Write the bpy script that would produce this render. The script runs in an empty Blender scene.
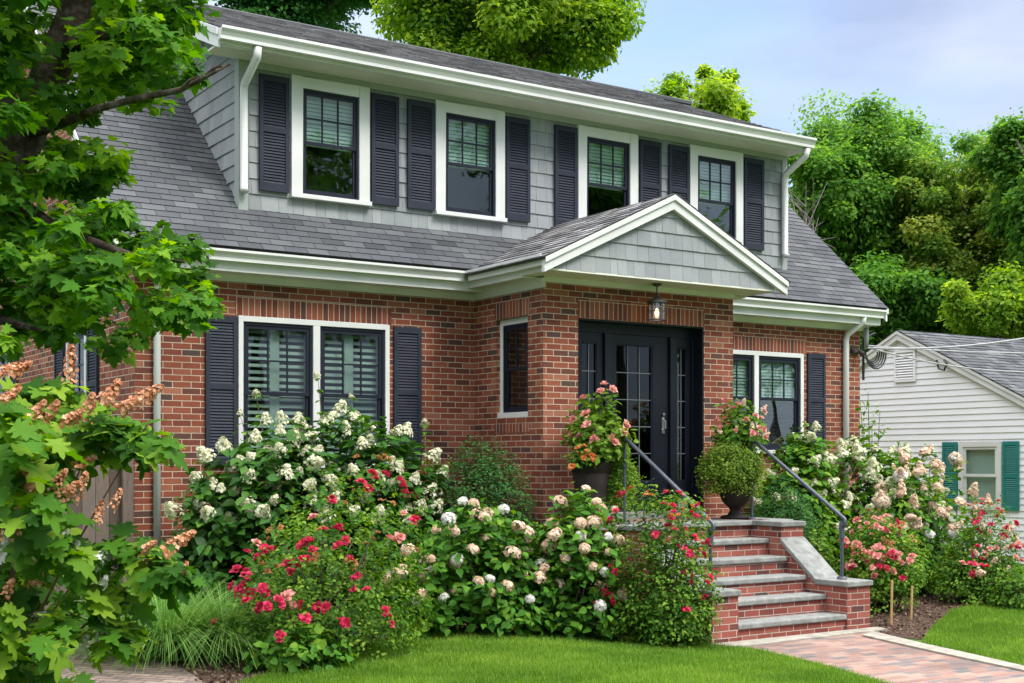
import bpy, bmesh, math, random
import numpy as np
from mathutils import Vector, Matrix
random.seed(7); RNG = np.random.default_rng(11)
C = bpy.context.scene.collection
R = math.radians
# ------------------------------------------------------------------ camera
EYE = 1.81; F = 1306.0; HY = 460.0; TH = R(33.4); DIST = 13.4
S_, C_ = math.sin(TH), math.cos(TH)
cd = bpy.data.cameras.new('camera'); cam = bpy.data.objects.new('camera', cd); C.objects.link(cam)
cam.location = (0, -DIST, EYE); cam.rotation_euler = (R(90), 0, -TH)
cd.sensor_width = 36; cd.lens = F*36/1024; cd.shift_y = (HY-341.5)/1024; cd.clip_end = 2000; cd.clip_start = .1
bpy.context.scene.camera = cam
# ------------------------------------------------------------------ light
SUN_EL, SUN_AZ = R(52), R(158)      # azimuth measured clockwise from +Y; sun stands front right, veiled by thin cloud
sc = bpy.context.scene
world = bpy.data.worlds.new('World'); sc.world = world; world.use_nodes = True
nt = world.node_tree; N = nt.nodes; Lk = nt.links
for n in list(N): N.remove(n)
sky = N.new('ShaderNodeTexSky'); sky.sky_type = 'NISHITA'; sky.sun_disc = False
sky.sun_elevation = SUN_EL; sky.sun_rotation = SUN_AZ; sky.air_density = 1.0; sky.dust_density = 1.5; sky.ozone_density = 1.5
bg = N.new('ShaderNodeBackground'); bg.inputs[1].default_value = 0.15
tc = N.new('ShaderNodeTexCoord')
mp = N.new('ShaderNodeMapping'); mp.inputs['Scale'].default_value = (1.0, 1.0, 3.2); mp.inputs['Location'].default_value = (.35, .1, .4)
nz = N.new('ShaderNodeTexNoise'); nz.inputs['Scale'].default_value = 1.7; nz.inputs['Detail'].default_value = 6; nz.inputs['Roughness'].default_value = .5
rp = N.new('ShaderNodeValToRGB'); rp.color_ramp.elements[0].position = .24; rp.color_ramp.elements[1].position = .50
nz2 = N.new('ShaderNodeTexNoise'); nz2.inputs['Scale'].default_value = 2.6; nz2.inputs['Detail'].default_value = 5
cr = N.new('ShaderNodeValToRGB')
cr.color_ramp.elements[0].position = .40; cr.color_ramp.elements[0].color = (1.58, 1.95, 2.85, 1)
cr.color_ramp.elements[1].position = .62; cr.color_ramp.elements[1].color = (2.85, 3.1, 3.7, 1)
mx = N.new('ShaderNodeMixRGB')
out = N.new('ShaderNodeOutputWorld')
Lk.new(tc.outputs['Generated'], mp.inputs[0]); Lk.new(mp.outputs[0], nz.inputs[0]); Lk.new(mp.outputs[0], nz2.inputs[0])
Lk.new(nz.outputs[0], rp.inputs[0]); Lk.new(nz2.outputs[0], cr.inputs[0])
Lk.new(rp.outputs[0], mx.inputs[0]); Lk.new(sky.outputs[0], mx.inputs[1]); Lk.new(cr.outputs[0], mx.inputs[2])
# an overcast vault is brighter overhead than near the horizon
sx = N.new('ShaderNodeSeparateXYZ'); mr_ = N.new('ShaderNodeMapRange'); mr_.interpolation_type = 'SMOOTHSTEP'
mr_.inputs['From Min'].default_value = .30; mr_.inputs['From Max'].default_value = .95; mr_.inputs['To Min'].default_value = 0.0; mr_.inputs['To Max'].default_value = 1.0
vm = N.new('ShaderNodeMixRGB'); vm.inputs[2].default_value = (14.0, 14.1, 14.4, 1)
Lk.new(tc.outputs['Generated'], sx.inputs[0]); Lk.new(sx.outputs[2], mr_.inputs[0]); Lk.new(mx.outputs[0], vm.inputs[1]); Lk.new(mr_.outputs[0], vm.inputs[0])
Lk.new(vm.outputs[0], bg.inputs[0]); Lk.new(bg.outputs[0], out.inputs[0])
sd = bpy.data.lights.new('sun', 'SUN'); sun = bpy.data.objects.new('sun', sd); C.objects.link(sun)
sd.energy = 1.6; sd.angle = R(18); sd.color = (1, .965, .91)
sv = Vector((math.sin(SUN_AZ)*math.cos(SUN_EL), math.cos(SUN_AZ)*math.cos(SUN_EL), math.sin(SUN_EL)))
sun.rotation_euler = sv.to_track_quat('Z', 'Y').to_euler()
sc.view_settings.view_transform = 'Standard'; sc.view_settings.look = 'None'
sc.view_settings.exposure = 1.06; sc.view_settings.gamma = 1; sc.view_settings.use_curve_mapping = False
# ------------------------------------------------------------------ coordinates
def ray(px): a = (px-512)/F; return S_+C_*a, C_-S_*a
def at(px, py, dep):
    dx, dy = ray(px); return Vector((dx*dep, dy*dep-DIST, EYE+(HY-py)/F*dep))
def onY(px, y):                     # X where the ray through px meets plane y
    dx, dy = ray(px); return (y+DIST)/dy*dx
def zY(px, py, y):
    dx, dy = ray(px); return EYE+(HY-py)/F*(y+DIST)/dy
GL = .15
def gz(x, y=0):
    t = min(1, max(0, (8.5-x)/2.4)); return GL*t*t*(3-2*t)
def gp(px, py):                     # point on the ground under a pixel
    z = 0.0
    for _ in range(30):
        dep = (EYE-z)*F/(py-HY); dx, dy = ray(px); x = dx*dep; y = dy*dep-DIST; z = .5*z+.5*gz(x, y)
    return (x, y)
# ------------------------------------------------------------------ tags
def tag(o, label=None, cat=None, group=None, kind=None):
    if label: o['label'] = label
    if cat: o['category'] = cat
    if group: o['group'] = group
    if kind: o['kind'] = kind
    return o
def empty(name, loc, label, cat, group=None):
    o = bpy.data.objects.new(name, None); C.objects.link(o); o.location = loc; o.empty_display_size = .2
    return tag(o, label, cat, group)
def origin_of(o):
    v = Vector((0, 0, 0))
    while o is not None: v += o.location; o = o.parent
    return v
def link(name, me, parent=None, loc=(0, 0, 0)):
    o = bpy.data.objects.new(name, me); C.objects.link(o); o.location = loc
    if parent is not None: o.parent = parent
    return o
# ------------------------------------------------------------------ materials
def mat(name): 
    m = bpy.data.materials.new(name); m.use_nodes = True; t = m.node_tree
    for n in list(t.nodes): t.nodes.remove(n)
    o = t.nodes.new('ShaderNodeOutputMaterial'); return m, t, o
def nd(t, typ, **kw):
    n = t.nodes.new(typ)
    for k, v in kw.items():
        if k in n.inputs: n.inputs[k].default_value = v
        else: setattr(n, k, v)
    return n
def c4(c): return (c[0], c[1], c[2], 1)
def ramp(t, stops, src=None, interp='LINEAR'):
    r = t.nodes.new('ShaderNodeValToRGB'); r.color_ramp.interpolation = interp
    e = r.color_ramp.elements
    while len(e) < len(stops): e.new(.5)
    for i, (p, c) in enumerate(stops): e[i].position = p; e[i].color = c4(c)
    if src is not None: t.links.new(src, r.inputs[0])
    return r
def paint(name, col, rough=.5, var=.08, scale=3, bump=.0, metal=0, spec=.5):
    m, t, o = mat(name)
    b = nd(t, 'ShaderNodeBsdfPrincipled', Roughness=rough, Metallic=metal); b.inputs['Specular IOR Level'].default_value = spec
    tc = nd(t, 'ShaderNodeTexCoord'); n = nd(t, 'ShaderNodeTexNoise', Scale=scale, Detail=6.0)
    t.links.new(tc.outputs['Object'], n.inputs[0])
    r = ramp(t, [(.25, [x*(1-var*1.5) for x in col]), (.75, [min(1, x*(1+var)) for x in col])], n.outputs[0])
    t.links.new(r.outputs[0], b.inputs['Base Color'])
    n2 = nd(t, 'ShaderNodeTexNoise', Scale=60.0, Detail=3.0); t.links.new(tc.outputs['Object'], n2.inputs[0])
    rr = nd(t, 'ShaderNodeMath', operation='MULTIPLY_ADD'); rr.inputs[1].default_value = .25; rr.inputs[2].default_value = rough-.12
    t.links.new(n2.outputs[0], rr.inputs[0]); t.links.new(rr.outputs[0], b.inputs['Roughness'])
    if bump:
        bp = nd(t, 'ShaderNodeBump', Strength=bump, Distance=.004); t.links.new(n2.outputs[0], bp.inputs['Height']); t.links.new(bp.outputs[0], b.inputs['Normal'])
    t.links.new(b.outputs[0], o.inputs[0]); return m
def brick(name, bw=.2032, rh=.0677, off=.5, mortar=(.52, .40, .29), tones=None, msize=.0055, rot=0, stain=True):
    tones = tones or [(0, (.075, .05, .043)), (.08, (.12, .045, .034)), (.24, (.18, .048, .028)), (.5, (.23, .062, .034)), (.8, (.275, .084, .045)), (1, (.32, .125, .075))]
    m, t, o = mat(name)
    b = nd(t, 'ShaderNodeBsdfPrincipled', Roughness=.85); b.inputs['Specular IOR Level'].default_value = .3
    uv = nd(t, 'ShaderNodeUVMap'); mpn = nd(t, 'ShaderNodeMapping'); mpn.inputs['Rotation'].default_value = (0, 0, rot)
    t.links.new(uv.outputs[0], mpn.inputs[0])
    dn = nd(t, 'ShaderNodeTexNoise', Scale=14.0, Detail=3.0); t.links.new(mpn.outputs[0], dn.inputs[0])
    dm = nd(t, 'ShaderNodeVectorMath', operation='MULTIPLY_ADD'); t.links.new(dn.outputs[1], dm.inputs[0]); dm.inputs[1].default_value = (.006, .006, 0)
    t.links.new(mpn.outputs[0], dm.inputs[2])
    bt = nd(t, 'ShaderNodeTexBrick', Scale=1.0); bt.offset = off; bt.inputs['Brick Width'].default_value = bw; bt.inputs['Row Height'].default_value = rh
    bt.inputs['Mortar Size'].default_value = msize; bt.inputs['Mortar Smooth'].default_value = .25
    bt.inputs['Color1'].default_value = (0, 0, 0, 1); bt.inputs['Color2'].default_value = (1, 1, 1, 1); bt.inputs['Mortar'].default_value = (.5, .5, .5, 1)
    t.links.new(dm.outputs[0], bt.inputs[0])
    r = ramp(t, tones, bt.outputs[0])
    fn = nd(t, 'ShaderNodeTexNoise', Scale=90.0, Detail=6.0, Roughness=.7); t.links.new(uv.outputs[0], fn.inputs[0])
    fr = ramp(t, [(.3, (.62, .62, .62)), (.7, (1.25, 1.22, 1.2))], fn.outputs[0])
    mul = nd(t, 'ShaderNodeMixRGB', blend_type='MULTIPLY'); mul.inputs[0].default_value = 1
    t.links.new(r.outputs[0], mul.inputs[1]); t.links.new(fr.outputs[0], mul.inputs[2])
    mm = nd(t, 'ShaderNodeMixRGB'); t.links.new(bt.outputs['Fac'], mm.inputs[0]); t.links.new(mul.outputs[0], mm.inputs[1])
    mr = ramp(t, [(.3, [x*.75 for x in mortar]), (.7, [x*1.15 for x in mortar])], fn.outputs[0]); t.links.new(mr.outputs[0], mm.inputs[2])
    last = mm
    if stain:
        sn = nd(t, 'ShaderNodeTexNoise', Scale=1.3, Detail=5.0); t.links.new(uv.outputs[0], sn.inputs[0])
        sr = ramp(t, [(.3, (.74, .72, .72)), (.52, (1, 1, 1)), (.75, (1.18, 1.16, 1.14))], sn.outputs[0])
        m2 = nd(t, 'ShaderNodeMixRGB', blend_type='MULTIPLY'); m2.inputs[0].default_value = 1
        t.links.new(mm.outputs[0], m2.inputs[1]); t.links.new(sr.outputs[0], m2.inputs[2]); last = m2
    t.links.new(last.outputs[0], b.inputs['Base Color'])
    inv = nd(t, 'ShaderNodeMath', operation='MULTIPLY_ADD'); inv.inputs[1].default_value = -1; inv.inputs[2].default_value = 1
    t.links.new(bt.outputs['Fac'], inv.inputs[0])
    ad = nd(t, 'ShaderNodeMath', operation='MULTIPLY_ADD'); ad.inputs[1].default_value = .25
    t.links.new(fn.outputs[0], ad.inputs[0]); t.links.new(inv.outputs[0], ad.inputs[2])
    bp = nd(t, 'ShaderNodeBump', Strength=.9, Distance=.006); t.links.new(ad.outputs[0], bp.inputs['Height']); t.links.new(bp.outputs[0], b.inputs['Normal'])
    t.links.new(b.outputs[0], o.inputs[0]); return m
def varmat(name, stops, rough=.8, grain=80.0, bump=.4, stain=None, grainamt=.25, stretch=(1, 1, 1)):
    """colour from the per-face attribute 'var', with grain"""
    m, t, o = mat(name)
    b = nd(t, 'ShaderNodeBsdfPrincipled', Roughness=rough); b.inputs['Specular IOR Level'].default_value = .3
    a = nd(t, 'ShaderNodeAttribute', attribute_name='var'); r = ramp(t, stops, a.outputs['Fac'])
    tc = nd(t, 'ShaderNodeTexCoord'); mpn = nd(t, 'ShaderNodeMapping'); mpn.inputs['Scale'].default_value = stretch
    t.links.new(tc.outputs['Object'], mpn.inputs[0])
    n = nd(t, 'ShaderNodeTexNoise', Scale=grain, Detail=5.0, Roughness=.7); t.links.new(mpn.outputs[0], n.inputs[0])
    fr = ramp(t, [(.3, [1-grainamt]*3), (.7, [1+grainamt]*3)], n.outputs[0])
    mul = nd(t, 'ShaderNodeMixRGB', blend_type='MULTIPLY'); mul.inputs[0].default_value = 1
    t.links.new(r.outputs[0], mul.inputs[1]); t.links.new(fr.outputs[0], mul.inputs[2]); last = mul
    sn = nd(t, 'ShaderNodeTexNoise', Scale=1.1, Detail=6.0); t.links.new(tc.outputs['Object'], sn.inputs[0])
    sr = ramp(t, [(.35, (.86, .86, .88)), (.65, (1.1, 1.08, 1.05))], sn.outputs[0])
    m2 = nd(t, 'ShaderNodeMixRGB', blend_type='MULTIPLY'); m2.inputs[0].default_value = 1
    t.links.new(mul.outputs[0], m2.inputs[1]); t.links.new(sr.outputs[0], m2.inputs[2])
    t.links.new(m2.outputs[0], b.inputs['Base Color'])
    bp = nd(t, 'ShaderNodeBump', Strength=bump, Distance=.004); t.links.new(n.outputs[0], bp.inputs['Height']); t.links.new(bp.outputs[0], b.inputs['Normal'])
    t.links.new(b.outputs[0], o.inputs[0]); return m
def leafmat(name, dark, mid, light, trans=.35, rough=.6, gloss=.12):
    m, t, o = mat(name)
    a = nd(t, 'ShaderNodeAttribute', attribute_name='var'); r = ramp(t, [(0, dark), (.5, mid), (1, light)], a.outputs['Fac'])
    b = nd(t, 'ShaderNodeBsdfPrincipled', Roughness=rough); b.inputs['Specular IOR Level'].default_value = gloss
    tr = nd(t, 'ShaderNodeBsdfTranslucent'); mxs = nd(t, 'ShaderNodeMixShader'); mxs.inputs[0].default_value = trans
    hs = nd(t, 'ShaderNodeHueSaturation', Saturation=1.1, Value=1.5, Hue=.485)
    t.links.new(r.outputs[0], b.inputs['Base Color']); t.links.new(r.outputs[0], hs.inputs['Color']); t.links.new(hs.outputs[0], tr.inputs[0])
    t.links.new(b.outputs[0], mxs.inputs[1]); t.links.new(tr.outputs[0], mxs.inputs[2]); t.links.new(mxs.outputs[0], o.inputs[0]); return m
def glassmat(name, tint=(.8, .85, .85), refl=.10):
    m, t, o = mat(name)
    tr = nd(t, 'ShaderNodeBsdfTransparent'); tr.inputs[0].default_value = c4(tint)
    g = nd(t, 'ShaderNodeBsdfGlossy', Roughness=.015); lw = nd(t, 'ShaderNodeLayerWeight', Blend=.35)
    ad = nd(t, 'ShaderNodeMath', operation='MULTIPLY_ADD'); ad.inputs[1].default_value = .3; ad.inputs[2].default_value = refl
    ad.use_clamp = True
    t.links.new(lw.outputs['Fresnel'], ad.inputs[0]); mxs = nd(t, 'ShaderNodeMixShader')
    t.links.new(ad.outputs[0], mxs.inputs[0]); t.links.new(tr.outputs[0], mxs.inputs[1]); t.links.new(g.outputs[0], mxs.inputs[2])
    tc = nd(t, 'ShaderNodeTexCoord'); n = nd(t, 'ShaderNodeTexNoise', Scale=1.6, Detail=1.0); t.links.new(tc.outputs['Object'], n.inputs[0])
    bp = nd(t, 'ShaderNodeBump', Strength=.12, Distance=.02); t.links.new(n.outputs[0], bp.inputs['Height']); t.links.new(bp.outputs[0], g.inputs['Normal'])
    t.links.new(mxs.outputs[0], o.inputs[0]); return m
def groundmat(name, cols, scale=20, bump=1., dist=.02, rough=.95):
    m, t, o = mat(name); b = nd(t, 'ShaderNodeBsdfPrincipled', Roughness=rough); b.inputs['Specular IOR Level'].default_value = .1
    tc = nd(t, 'ShaderNodeTexCoord'); n = nd(t, 'ShaderNodeTexNoise', Scale=scale, Detail=8.0, Roughness=.7); t.links.new(tc.outputs['Object'], n.inputs[0])
    r = ramp(t, cols, n.outputs[0]); t.links.new(r.outputs[0], b.inputs['Base Color'])
    bp = nd(t, 'ShaderNodeBump', Strength=bump, Distance=dist); t.links.new(n.outputs[0], bp.inputs['Height']); t.links.new(bp.outputs[0], b.inputs['Normal'])
    t.links.new(b.outputs[0], o.inputs[0]); return m
M = {}
M['brick'] = brick('brick_wall_red')
M['soldier'] = brick('brick_soldier', bw=.0677, rh=.2032, off=0)
M['stepbrick'] = brick('brick_steps', mortar=(.44, .36, .3), tones=[(0, (.06, .05, .05)), (.08, (.1, .045, .04)), (.2, (.2, .05, .038)), (.6, (.27, .07, .05)), (1, (.33, .11, .08))])
M['paver'] = brick('brick_path', bw=.2, rh=.1, mortar=(.33, .27, .23), msize=.004, rot=R(0), tones=[(0, (.13, .12, .12)), (.2, (.19, .15, .14)), (.4, (.24, .135, .11)), (.7, (.28, .175, .14)), (1, (.32, .23, .185))])
M['oldpaver'] = brick('brick_old_path', bw=.2, rh=.09, mortar=(.07, .06, .05), msize=.008, rot=R(50), tones=[(0, (.14, .11, .1)), (.5, (.24, .18, .15)), (1, (.33, .26, .21))])
M['white'] = paint('white_trim_paint', (.66, .66, .635), .5, .09, 1.6, bump=.15)
M['cream'] = paint('off_white_soffit', (.66, .65, .56), .55, .05, 2)
M['sagetrim'] = paint('sage_grey_trim', (.30, .335, .30), .5, .05, 2)
M['navy'] = paint('blue_black_shutter_paint', (.030, .035, .050), .6, .12, 5, spec=.15)
M['black'] = paint('black_door_paint', (.007, .009, .015), .38, .1, 4, spec=.3)
M['sash'] = paint('dark_sash_paint', (.013, .016, .027), .45, .08, 4, spec=.25)
M['lead'] = paint('leaded_muntin', (.16, .17, .18), .4, .05, 5, metal=.3)
M['iron'] = paint('grey_painted_iron', (.075, .085, .11), .38, .15, 8, bump=.2, metal=.3)
M['bronze'] = paint('dark_bronze', (.07, .06, .05), .5, .2, 9, metal=.5)
M['stone'] = paint('bluestone', (.215, .22, .205), .8, .28, 11, bump=1)
M['granite'] = paint('pale_edging_stone', (.30, .275, .225), .85, .25, 8, bump=1)
M['wood'] = varmat('weathered_fence_wood', [(0, (.085, .062, .05)), (.5, (.135, .102, .084)), (1, (.18, .142, .12))], .85, 26.0, .5, stretch=(3, 3, .25))
M['cedar'] = varmat('grey_shingle', [(0, (.235, .255, .262)), (.5, (.265, .285, .292)), (1, (.30, .32, .325))], .75, 40.0, .35, grainamt=.1, stretch=(3, 3, .4))
M['asphalt'] = varmat('slate_grey_roof_shingle', [(0, (.046, .049, .053)), (.5, (.080, .085, .092)), (1, (.122, .127, .135))], .9, 120.0, .6, grainamt=.3)
M['asphalt2'] = varmat('mottled_roof_shingle', [(0, (.085, .085, .088)), (.35, (.145, .143, .148)), (.7, (.215, .212, .217)), (1, (.30, .30, .305))], .9, 120.0, .6, grainamt=.35)
M['blind'] = paint('pale_window_blind', (.62, .72, .68), .6, .05, 3)
M['plant_shutter'] = paint('interior_shutter_white', (.42, .47, .43), .5, .04, 3)
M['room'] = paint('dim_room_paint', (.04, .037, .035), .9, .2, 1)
M['glass'] = glassmat('window_glass', (.82, .89, .86), .03)
M['doorglass'] = glassmat('door_glass', (.5, .58, .55), .02)
M['bark'] = paint('tree_bark', (.12, .095, .075), .9, .5, 7, bump=1)
M['bark2'] = groundmat('maple_bark', [(.32, (.025, .018, .014)), (.5, (.085, .062, .048)), (.68, (.22, .19, .165))], 9, 1.0, .05)
M['stem'] = paint('green_brown_stem', (.10, .10, .045), .7, .3, 9)
M['siding'] = paint('white_vinyl_siding', (.82, .82, .83), .55, .03, 2)
M['teal'] = paint('teal_shutter_paint', (.01, .19, .16), .45, .1, 4)
M['cable'] = paint('black_cable', (.02, .02, .022), .5, .1, 4)
M['wire'] = paint('grey_cable', (.34, .34, .35), .5, .1, 4)
M['pot'] = paint('dark_clay_pot', (.032, .024, .021), .65, .25, 7, bump=.4, spec=.2)
M['bamboo'] = paint('bamboo_stake', (.42, .27, .10), .6, .15, 9)
M['mulch'] = None
M['lawn'] = groundmat('lawn_soil', [(.3, (.035, .07, .015)), (.7, (.09, .16, .03))], 9)
M['mulch'] = groundmat('dark_mulch', [(.3, (.035, .022, .016)), (.55, (.085, .055, .04)), (.75, (.16, .105, .08))], 30)
# leaves
M['maple'] = leafmat('maple_leaf', (.03, .10, .010), (.07, .21, .016), (.20, .38, .03), .48)
M['oak'] = leafmat('oakleaf_leaf', (.03, .10, .010), (.08, .21, .018), (.24, .37, .035), .45)
M['hyd'] = leafmat('hydrangea_leaf', (.018, .07, .010), (.04, .135, .016), (.11, .24, .025), .25, .5, .2)
M['hyd2'] = leafmat('hydrangea_leaf_bright', (.025, .09, .010), (.065, .19, .018), (.18, .32, .03), .3)
M['box'] = leafmat('boxwood_leaf', (.018, .06, .014), (.035, .12, .025), (.07, .19, .04), .2)
M['rosel'] = leafmat('rose_leaf', (.03, .09, .010), (.08, .20, .018), (.22, .34, .04), .35)
M['lime'] = leafmat('lime_leaf', (.06, .13, .012), (.13, .25, .025), (.23, .36, .05), .35)
M['olive'] = leafmat('olive_leaf', (.06, .12, .015), (.13, .22, .025), (.25, .34, .05), .35)
M['grassblade'] = leafmat('lawn_blade', (.06, .14, .014), (.12, .25, .026), (.25, .38, .055), .35)
M['sedge'] = leafmat('sedge_blade', (.04, .13, .02), (.11, .26, .04), (.32, .46, .14), .3)
M['treeA'] = leafmat('bright_tree_leaf', (.06, .15, .014), (.155, .30, .028), (.33, .45, .06), .55)
M['treeB'] = leafmat('mid_tree_leaf', (.035, .115, .016), (.085, .225, .030), (.19, .34, .055), .5)
M['treeC'] = leafmat('olive_tree_leaf', (.05, .13, .018), (.14, .26, .035), (.32, .36, .07), .45)
M['treeD'] = leafmat('dark_tree_leaf', (.03, .11, .016), (.07, .20, .026), (.15, .31, .045), .45)
M['pine'] = leafmat('pine_needle', (.02, .085, .02), (.05, .17, .035), (.11, .27, .06), .3)
def petal(name, a, b, c, tr=.3): 
    m = leafmat(name, a, b, c, tr, .6, .2)
    for n in m.node_tree.nodes:
        if n.type == 'HUE_SAT': n.inputs['Hue'].default_value = .5; n.inputs['Value'].default_value = 1.1; n.inputs['Saturation'].default_value = 1.0
    return m
M['cream_petal'] = petal('cream_petal', (.48, .50, .27), (.70, .69, .47), (.82, .80, .65))
M['blush_petal'] = petal('blush_petal', (.62, .41, .28), (.78, .57, .42), (.85, .74, .60))
M['white_petal'] = petal('white_petal', (.60, .62, .52), (.74, .72, .66), (.82, .80, .78))
M['rust_petal'] = petal('rust_petal', (.34, .13, .05), (.60, .26, .13), (.76, .46, .30))
M['red_petal'] = petal('red_petal', (.42, .01, .05), (.66, .025, .10), (.76, .12, .20))
M['pink_petal'] = petal('pink_petal', (.60, .16, .16), (.72, .30, .26), (.80, .50, .42))
M['coral_petal'] = petal('coral_petal', (.62, .14, .03), (.74, .26, .08), (.80, .42, .2))
M['salmon_petal'] = petal('salmon_bud', (.40, .14, .05), (.50, .22, .09), (.42, .28, .1))
# ------------------------------------------------------------------ mesh builder
class MB:
    def __init__(s): s.v = []; s.f = []; s.a = []; s.uvo = (0, 0)
    def box(s, x0, x1, y0, y1, z0, z1, a=.5):
        b = len(s.v); s.v += [(x, y, z) for z in (z0, z1) for y in (y0, y1) for x in (x0, x1)]
        for q in ((0, 2, 3, 1), (4, 5, 7, 6), (0, 1, 5, 4), (2, 6, 7, 3), (0, 4, 6, 2), (1, 3, 7, 5)): s.f.append([b+i for i in q]); s.a.append(a)
        return s
    def quad(s, p, a=.5):
        b = len(s.v); s.v += [tuple(q) for q in p]; s.f.append(list(range(b, b+len(p)))); s.a.append(a); return s
    def prism(s, prof, axis, a0, a1, a=.5):
        """profile (list of 2D points, counter-clockwise) extruded along axis 'x','y' or 'z'"""
        n = len(prof); b = len(s.v)
        for t in (a0, a1):
            for (p, q) in prof: s.v.append({'x': (t, p, q), 'y': (p, t, q), 'z': (p, q, t)}[axis])
        s.f.append([b+i for i in range(n)][::-1]); s.f.append([b+n+i for i in range(n)]); s.a += [a, a]
        for i in range(n): j = (i+1) % n; s.f.append([b+i, b+j, b+n+j, b+n+i]); s.a.append(a)
        return s
    def tube(s, pts, rads, k=8, cap=True, a=.5):
        pts = [Vector(p) for p in pts]; b = len(s.v); n = len(pts)
        if not hasattr(rads, '__len__'): rads = [rads]*n
        prev = None
        for i, p in enumerate(pts):
            d = (pts[min(i+1, n-1)]-pts[max(i-1, 0)]).normalized()
            u = prev if prev is not None else Vector((0, 0, 1)) if abs(d.z) < .9 else Vector((1, 0, 0))
            u = (u-d*u.dot(d)).normalized(); w = d.cross(u); prev = u
            for j in range(k):
                t = 2*math.pi*j/k; s.v.append(tuple(p+(u*math.cos(t)+w*math.sin(t))*rads[i]))
        for i in range(n-1):
            for j in range(k): s.f.append([b+i*k+j, b+i*k+(j+1) % k, b+(i+1)*k+(j+1) % k, b+(i+1)*k+j]); s.a.append(a)
        if cap: s.f.append([b+j for j in range(k)][::-1]); s.f.append([b+(n-1)*k+j for j in range(k)]); s.a += [a, a]
        return s
    def lathe(s, prof, cx, cy, k=24, a=.5):
        b = len(s.v); n = len(prof)
        for (r, z) in prof:
            for j in range(k): t = 2*math.pi*j/k; s.v.append((cx+r*math.cos(t), cy+r*math.sin(t), z))
        for i in range(n-1):
            for j in range(k): s.f.append([b+i*k+j, b+i*k+(j+1) % k, b+(i+1)*k+(j+1) % k, b+(i+1)*k+j]); s.a.append(a)
        return s
    def build(s, name, m, parent=None, bevel=0, smooth=False, seg=2, world=True):
        off = origin_of(parent) if parent is not None else Vector((0, 0, 0))
        me = bpy.data.meshes.new(name); me.from_pydata([tuple(Vector(p)-off) for p in s.v], [], s.f)
        bm = bmesh.new(); bm.from_mesh(me)
        if bevel:
            bmesh.ops.remove_doubles(bm, verts=bm.verts, dist=.00001)
            bmesh.ops.bevel(bm, geom=[e for e in bm.edges if len(e.link_faces) == 2 and e.calc_face_angle(0) > .5], offset=bevel, segments=seg, affect='EDGES', profile=.5)
        bm.normal_update(); uvl = bm.loops.layers.uv.new('UVMap')
        for f in bm.faces:
            n = f.normal; f.smooth = smooth
            for l in f.loops:
                p = l.vert.co+off
                if abs(n.z) > .75: l[uvl].uv = (p.x, p.y)
                elif abs(n.x) > abs(n.y): l[uvl].uv = (p.y+.1, p.z)
                else: l[uvl].uv = (p.x, p.z)
        bm.to_mesh(me); bm.free()
        if not bevel:
            at_ = me.attributes.new('var', 'FLOAT', 'FACE'); at_.data.foreach_set('value', s.a)
        me.materials.append(m); return link(name, me, parent)
def wall_y(mb, x0, x1, z0, z1, y, holes, rev=.1, facing=-1):
    """wall in plane y with rectangular holes (x0,x1,z0,z1); reveals go back by rev"""
    xs = sorted({x0, x1, *[h[0] for h in holes], *[h[1] for h in holes]}); zs = sorted({z0, z1, *[h[2] for h in holes], *[h[3] for h in holes]})
    for i in range(len(xs)-1):
        for j in range(len(zs)-1):
            cx, cz = (xs[i]+xs[i+1])/2, (zs[j]+zs[j+1])/2
            if any(h[0] < cx < h[1] and h[2] < cz < h[3] for h in holes): continue
            mb.quad([(xs[i], y, zs[j]), (xs[i+1], y, zs[j]), (xs[i+1], y, zs[j+1]), (xs[i], y, zs[j+1])])
    for a, b, c, d in holes:
        r = y+rev
        mb.quad([(a, y, c), (a, r, c), (a, r, d), (a, y, d)]); mb.quad([(b, y, c), (b, y, d), (b, r, d), (b, r, c)])
        mb.quad([(a, y, d), (a, r, d), (b, r, d), (b, y, d)]); mb.quad([(a, y, c), (b, y, c), (b, r, c), (a, r, c)])
def wall_x(mb, y0, y1, z0, z1, x, holes, rev=.1):
    ys = sorted({y0, y1, *[h[0] for h in holes], *[h[1] for h in holes]}); zs = sorted({z0, z1, *[h[2] for h in holes], *[h[3] for h in holes]})
    for i in range(len(ys)-1):
        for j in range(len(zs)-1):
            cy, cz = (ys[i]+ys[i+1])/2, (zs[j]+zs[j+1])/2
            if any(h[0] < cy < h[1] and h[2] < cz < h[3] for h in holes): continue
            mb.quad([(x, ys[i+1], zs[j]), (x, ys[i], zs[j]), (x, ys[i], zs[j+1]), (x, ys[i+1], zs[j+1])])
    for a, b, c, d in holes:
        r = x+rev
        mb.quad([(x, a, c), (r, a, c), (r, a, d), (x, a, d)]); mb.quad([(x, b, c), (x, b, d), (r, b, d), (r, b, c)])
        mb.quad([(x, a, d), (r, a, d), (r, b, d), (x, b, d)]); mb.quad([(x, a, c), (x, b, c), (r, b, c), (r, a, c)])
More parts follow.
